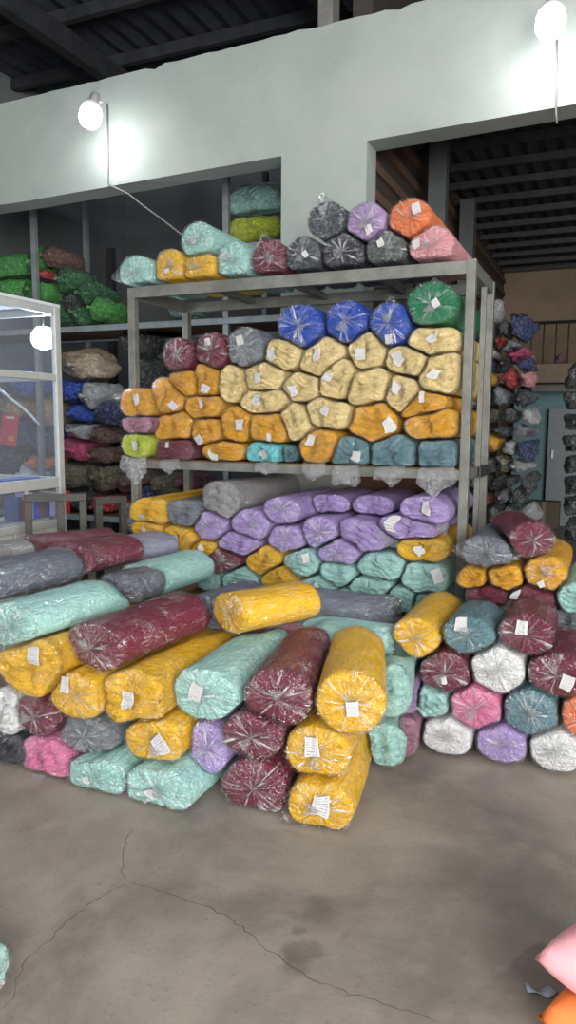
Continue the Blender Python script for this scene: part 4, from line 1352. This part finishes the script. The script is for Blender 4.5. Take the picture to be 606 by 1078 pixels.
GB = 'bags on the racks of the dark bay'
hl = .34
lb = [  # colour, u, v, rx, ry, along U?, half length, label
    ('grass', 22, 283, 0, 17, True, .42, 'green bagged roll lying lengthwise, upper one behind the kiosk'),
    ('grass', 18, 306, 0, 17, True, .42, 'green bagged roll lying lengthwise, lower one above the kiosk roof'),
    ('grass', 52, 282, 14, 17, False, hl, 'green bag at the top of the heap beside the rack post'),
    ('brown', 66, 275, 13, 13, False, hl, 'brown-red bag on top of the green heap'),
    ('red', 58, 292, 10, 9, False, hl, 'small red bag among the green bags'),
    ('grass', 52, 309, 18, 15, False, hl, 'light green bag behind the kiosk corner'),
    ('dkgreen', 82, 299, 14, 13, False, hl, 'dark green bag under the brown-red one'),
    ('dkgreen', 103, 313, 14, 13, False, hl, 'dark green bag at the outer slope of the heap'),
    ('dark', 87, 321, 12, 11, False, hl, 'dark grey bag in the middle of the green heap'),
    ('dkgreen', 72, 330, 14, 13, False, hl, 'dark green bag resting on the rail near the kiosk'),
    ('dkgreen', 96, 332, 12, 12, False, hl, 'dark green bag resting on the rail'),
    ('grass', 115, 328, 12, 12, False, hl, 'bright green bag resting on the rail beside the storage rack'),
    ('maroon', 150, 336, 12, 10, False, hl, 'maroon bag seen through the upper gap of the rack'),
    ('maroon', 176, 342, 13, 9, False, hl, 'maroon bag seen behind the maroon rolls of the rack'),
    ('aqua', 200, 330, 14, 9, False, hl, 'aqua bag seen behind the rack below its top level'),
    ('aqua', 270, 212, 0, 20, True, .30, 'aqua bagged roll high in the opening beside the white pier'),
    ('lime', 270, 240, 0, 17, True, .30, 'lime yellow bagged roll under the high aqua one'),
]
for k, (c, u, v, rx, ry, al, h_, lbl) in enumerate(lb):
    p = b2(u, v, .42)
    kx = depth(p) / F
    zl = (zs3 if u > 240 else zs2) + .012
    if v > 333 and u > 140: zl = .6
    if al: bag(c, p, U, h_, ry * kx, ry * kx, 100 + k, lbl, GB, 'bag', 'stuffed_bag', False, .03, zl)
    else: bag(c, p, V, .31, rx * kx * 1.25, ry * kx * 1.25, 100 + k, lbl, GB, zlo=zl, zhi=zs2 - .06 if zl == .6 else 99)
lb2 = [
    ('beige', 95, 386, 24, 15, 'beige bag at the top of the shelf behind the kiosk corner'),
    ('blue', 36, 405, 22, 13, 'blue bag seen through the kiosk glass'), ('blue', 86, 412, 17, 14, 'blue bag under the beige one'),
    ('silver', 107, 418, 14, 15, 'silver-grey bag beside the storage rack'), ('navy', 123, 434, 14, 14, 'navy bag behind the mustard roll'),
    ('blue', 94, 436, 17, 13, 'vivid blue bag with a white tag above the grey one'),
    ('tan', 22, 432, 17, 13, 'tan bag behind the kiosk glass'), ('tan', 54, 436, 17, 15, 'tan-pink bag behind the kiosk post'),
    ('silver', 94, 453, 17, 12, 'grey-green bag above the pink one'), ('navy', 30, 455, 20, 13, 'navy bag behind the red card in the kiosk'),
    ('navy', 52, 462, 13, 18, 'dark navy bag inside the kiosk edge'), ('brown', 117, 458, 13, 11, 'brown bag beside the lime roll'),
    ('rose', 89, 472, 19, 13, 'rose pink bag in the shelf behind the kiosk'), ('brown', 117, 479, 15, 12, 'brown bag below the grey-green one'),
    ('orange', 50, 486, 11, 10, 'small orange bag behind the kiosk glass'), ('white', 42, 497, 12, 9, 'white bag below the orange one'),
    ('dark', 20, 485, 16, 14, 'dark grey bag low behind the kiosk glass'),
    ('olive', 84, 501, 20, 15, 'olive bag beside the kiosk post'), ('olive', 118, 500, 17, 14, 'olive bag beside the rack post'),
    ('dark', 90, 526, 16, 13, 'dark bag behind the wider trestle frame'), ('red', 117, 531, 13, 11, 'red bag framed by the narrow trestle'),
    ('navy', 85, 550, 15, 13, 'navy bag low behind the wider trestle frame'), ('dark', 112, 554, 15, 13, 'dark bag low behind the narrow trestle frame'),
    ('teal', 80, 557, 8, 10, 'teal bag low beside the kiosk panel'),
    ('brown', 150, 508, 16, 12, 'brown bag seen under the middle shelf by the post'), ('navy', 160, 520, 14, 12, 'navy bag seen under the middle shelf'),
    ('olive', 182, 512, 14, 12, 'olive bag seen under the middle shelf, between the stays'), ('maroon', 205, 508, 14, 10, 'maroon bag seen under the middle shelf beyond the stay'),
    ('dark', 150, 360, 14, 16, 'dark bag behind the left end of the storage rack'), ('dark', 160, 395, 14, 16, 'dark bag behind the mustard rolls'),
]
for k, (c, u, v, rx, ry, lbl) in enumerate(lb2):
    p = b2(u, v, .42); kx = depth(p) / F
    bag(c, p, V, .31, rx * kx * 1.3, ry * kx * 1.28, 200 + k, lbl, GB, zlo=.565, zhi=zs2 - .06)

# wall of bags in the right bay
rng = np.random.default_rng(21)
cols = ['dark', 'silver', 'charcoal', 'dark', 'navy', 'silver', 'olive', 'charcoal', 'grey', 'dark']
acc = {(528, 362): ('red', 10, 9), (543, 376): ('rose', 12, 10), (541, 397): ('red', 10, 14), (554, 398): ('palepink', 9, 12), (512, 400): ('mustard', 11, 11), (520, 463): ('mustard', 11, 12),
       (507, 528): ('red', 10, 9), (553, 474): ('navy', 10, 12), (546, 350): ('navy', 13, 12), (516, 372): ('silver', 11, 12), (516, 338): ('silver', 11, 16)}
pts = [(u, v, c, rx, ry) for (u, v), (c, rx, ry) in acc.items()]
for v in range(352, 612, 17):
    for u in range(500, 562, 16):
        uu, vv = u + rng.uniform(-4, 4) + (8 if (v // 17) % 2 else 0), v + rng.uniform(-3, 3)
        if uu > 560 - max(0, 385 - vv) * .3: continue
        if any(abs(uu - a) < 9 and abs(vv - b) < 9 for (a, b) in acc): continue
        pts.append((uu, vv, cols[int(rng.integers(len(cols)))], rng.uniform(9, 13), rng.uniform(9, 12)))
pts += [(603 + 3, v, 'dark', 9, 12) for v in range(400, 560, 22)]
WB = 2.6
seen = {}
rows_ = sorted(pts, key=lambda t: (round(t[1] / 17), t[0]))
rk_cnt = {}
for k, (u, v, c, rx, ry) in enumerate(rows_):
    p = rackp(u, v, WOFF + WB); kx = depth(p) / F
    col_ = [t for t in rows_ if t[2] == c and (t[0] > 590) == (u > 590)]
    col_.sort(key=lambda t: t[1])
    i = col_.index((u, v, c, rx, ry))
    nm = PAL[c][1]
    where = 'in the tall heap beyond the rack' if u < 590 else 'in the narrow heap at the frame edge'
    pos = '' if len(col_) == 1 else (', topmost of its colour' if i == 0 else ', lowest of its colour' if i == len(col_) - 1 else ', %s of its colour' % nth(i))
    bag(c, p, V, .30, rx * kx * 1.5, ry * kx * 1.5, 400 + k, '%s bag %s%s' % (nm, where, pos), 'bags heaped in the right bay', knot=(k % 3 == 0), lump=.14)

# mezzanine edge with railing, goods on it, shutter and doorway below
MZ = WOFF + 5.6
ma, mbb = rackp(520, 385, MZ), rackp(640, 378, MZ)
zmz = 0.5 * (ma[2] + mbb[2]) - .02; zrl = rackp(560, 340, MZ)[2]
u0_, u1_ = uco(rackp(516, 385, MZ)), 5.4
struct(MB().obox(FR + U * u0_ + V * MZ + Z * (zmz - .25), U * (u1_ - u0_), V * 1.6, Z * .25).build('floor_mezzanine', plain('mezzanine_edge', (120, 104, 88), .8)))
rl = empty('mezzanine_railing', FR + U * u0_ + V * MZ + Z * zmz, 'thin bar railing along the mezzanine edge in the right bay', 'railing')
MB().tube([FR + U * u0_ + V * (MZ + .05) + Z * zrl, FR + U * u1_ + V * (MZ + .05) + Z * zrl], .022).build('handrail', STEEL_D, rl, smooth=True)
k = 0
while u0_ + .05 + k * .16 < u1_:
    q = FR + U * (u0_ + .05 + k * .16) + V * (MZ + .05)
    MB().tube([q + Z * zmz, q + Z * zrl], .010, 6).build('baluster', STEEL_D, rl, smooth=True); k += 1
for k, (c, u, v, r, lbl) in enumerate([('palepink', 556, 372, 8, 'pale pink bag on the mezzanine behind the railing'), ('navy', 545, 368, 10, 'navy bag on the mezzanine near the heap'), ('mauve', 590, 374, 7, 'mauve bag on the mezzanine towards the frame edge')]):
    p = rackp(u, v, MZ + .4); kx = depth(p) / F; p[2] = zmz + r * kx
    bag(c, p, V, .2, r * kx, r * kx, 700 + k, lbl, 'bags on the mezzanine')
# roller shutter half raised above a pale doorway
sa, sb = rackp(560, 400, MZ + .3), rackp(606, 400, MZ + .3)
zs_t = zmz - .26; zs_b = rackp(575, 412, MZ + .3)[2]
mb = MB(); n = 10
for i in range(n):
    z0 = zs_b + (zs_t - zs_b) * i / n
    mb.obox(FR + U * uco(sa) + V * (MZ + .3) + Z * z0, U * 2.2, V * .03, Z * ((zs_t - zs_b) / n * .82))
tag(mb.build('roller_shutter', plain('shutter_grey', (112, 104, 92), .6), None), 'rolled-up slatted shutter under the mezzanine', 'shutter')
struct(MB().obox(FR + U * (uco(sa) - .3) + V * (MZ + .9), U * 3.4, V * .1, Z * (zmz - .3)).build('wall_doorway', plain('doorway_pale', (104, 134, 138), .8)))
pd = rackp(563, 450, MZ + .7)
dr = empty('grey_door', FR + U * uco(pd) + V * (MZ + .7), 'grey door leaf standing ajar under the shutter', 'door')
MB().obox(FR + U * (uco(rackp(577, 450, MZ + .7))) + V * (MZ + .7), U * .55, V * .05, Z * rackp(590, 430, MZ + .7)[2]).build('leaf', plain('door_grey', (120, 128, 132), .6), dr, .004)
MB().obox(FR + U * (uco(rackp(577, 450, MZ + .7)) + .06) + V * (MZ + .69) + Z * 1.0, U * .03, V * -.04, Z * .12).build('handle', ALU, dr, .003)
pq = rackp(563, 500, MZ + .5)
cb = empty('cardboard_box', pq * np.array([1, 1, 0]), 'brown carton standing beside the grey door', 'box')
MB().obox(FR + U * uco(rackp(558, 500, MZ + .36)) + V * (MZ + .36), U * .42, V * .25, Z * rackp(570, 528, MZ + .36)[2]).build('carton', plain('carton_brown', (92, 78, 66), .8), cb, .004)
MB().obox(FR + U * (uco(rackp(558, 500, MZ + .36)) + .18) + V * (MZ + .357), U * .05, V * .002, Z * rackp(570, 528, MZ + .36)[2]).build('tape', plain('carton_tape', (120, 106, 88), .4), cb)

build_bags()

# ------------------------------------------------------------------ cut-off fabric at the lower right corner


def cushion(name, c, centre, yaw, hx, hy, hz, label, seed, tilt=0):
    n = 24; rng = np.random.default_rng(seed)
    vs, fs = [], []
    ph = rng.uniform(0, 6.28, 4)
    for side in (1, -1):
        for i in range(n + 1):
            for j in range(n + 1):
                x, y = -1 + 2 * i / n, -1 + 2 * j / n
                h = ((1 - x ** 4) * (1 - y ** 4)) ** .5
                w = .06 * math.sin(5 * x + ph[0] + 2 * y) * h + .05 * math.sin(7 * y - 3 * x + ph[1]) * h
                pin = 1 - .08 * (1 - abs(x * y)) 
                vs.append((x * hx * pin, y * hy * pin, side * hz * (h + w)))
    m_ = (n + 1) ** 2
    for s in (0, 1):
        for i in range(n):
            for j in range(n):
                q = s * m_ + i * (n + 1) + j
                f = (q, q + n + 1, q + n + 2, q + 1)
                fs.append(f if s == 0 else f[::-1])
    import bmesh
    me = bpy.data.meshes.new(name); me.from_pydata(vs, [], fs)
    bm = bmesh.new(); bm.from_mesh(me); bmesh.ops.remove_doubles(bm, verts=bm.verts, dist=1e-4); bm.to_mesh(me); bm.free()
    me.polygons.foreach_set('use_smooth', [True] * len(me.polygons))
    me.materials.append(plain('plain_cloth_' + c, PAL[c][0], .85, 0, 6, .12, .25, 12, .2))
    o = link(name, me); o.location = Vector(centre); o.rotation_euler = (tilt, 0, yaw)
    return tag(o, label, 'fabric', 'fabric at the lower corner')


p = at_z(690, 1075, .08)
og = cushion('folded_cloth', 'orange', p, .75, .20, .20, .075, 'orange folded cloth on the floor under the pale pink one', 5)
p = at_z(674, 1020, .245)
cushion('folded_cloth', 'palepink', p, .70, .16, .18, .07, 'pale pink folded cloth at the lower corner of the frame', 6)
p0 = at_z(553, 1041, .004); p1 = at_z(582, 1040, .004)
mb = MB(); nn = 10
dirn = (p1 - p0) / np.linalg.norm(p1 - p0); sd = np.cross(Z, dirn)
for i in range(nn + 1):
    t = i / nn; q = p0 + (p1 - p0) * t
    for s in (-1, 1): mb.v.append(tuple(q + sd * s * .013 + Z * (.006 + .006 * math.sin(t * 9 + s)) - sd * .02 * math.sin(t * 2.4)))
for i in range(nn): mb.f.append((2 * i, 2 * i + 1, 2 * i + 3, 2 * i + 2))
o = mb.build('plastic_strip', plain('grey_film', (170, 180, 192), .25, 0, 40, .3, .4), None, smooth=True)
mdf = o.modifiers.new('thick', 'SOLIDIFY'); mdf.thickness = .002
tag(o, 'crumpled strip of grey plastic on the floor beside the orange cloth', 'plastic scrap')

# ------------------------------------------------------------------ daylight
w = bpy.data.worlds.new('world'); sc.world = w; w.use_nodes = True
bg = w.node_tree.nodes['Background']; bg.inputs[0].default_value = (.80, .90, 1.0, 1); bg.inputs[1].default_value = .34


def area(name, loc, target, sx, sy, watt, col):
    li = bpy.data.lights.new(name, 'AREA'); li.shape = 'RECTANGLE'; li.size = sx; li.size_y = sy; li.energy = watt; li.color = col
    o = bpy.data.objects.new(name, li); COL.objects.link(o); o.location = Vector(loc)
    o.rotation_euler = (Vector(target) - Vector(loc)).to_track_quat('-Z', 'Y').to_euler()
    return o


area('doorway_daylight', (1.6, -4.2, 2.2), (0.2, 3.6, .7), 4.4, 3.0, 770, (1, .98, .95))
for q, e_ in (((-1.9, -1.2, 4.3), 130), ((2.3, -1.0, 4.3), 170)):        # added unseen point lights that give the film crisp highlights
    li = bpy.data.lights.new('sparkle_light', 'POINT'); li.energy = e_; li.shadow_soft_size = .10; li.color = (.96, .98, 1.0)
    lo = bpy.data.objects.new('sparkle_light', li); COL.objects.link(lo); lo.location = q

vs = sc.view_settings
vs.view_transform = 'Standard'; vs.look = 'None'; vs.gamma = 1.0; vs.use_curve_mapping = False
vs.exposure = 0.35
sc.cycles.transparent_max_bounces = 16
sc.cycles.max_bounces = 6
sc.cycles.use_denoising = True
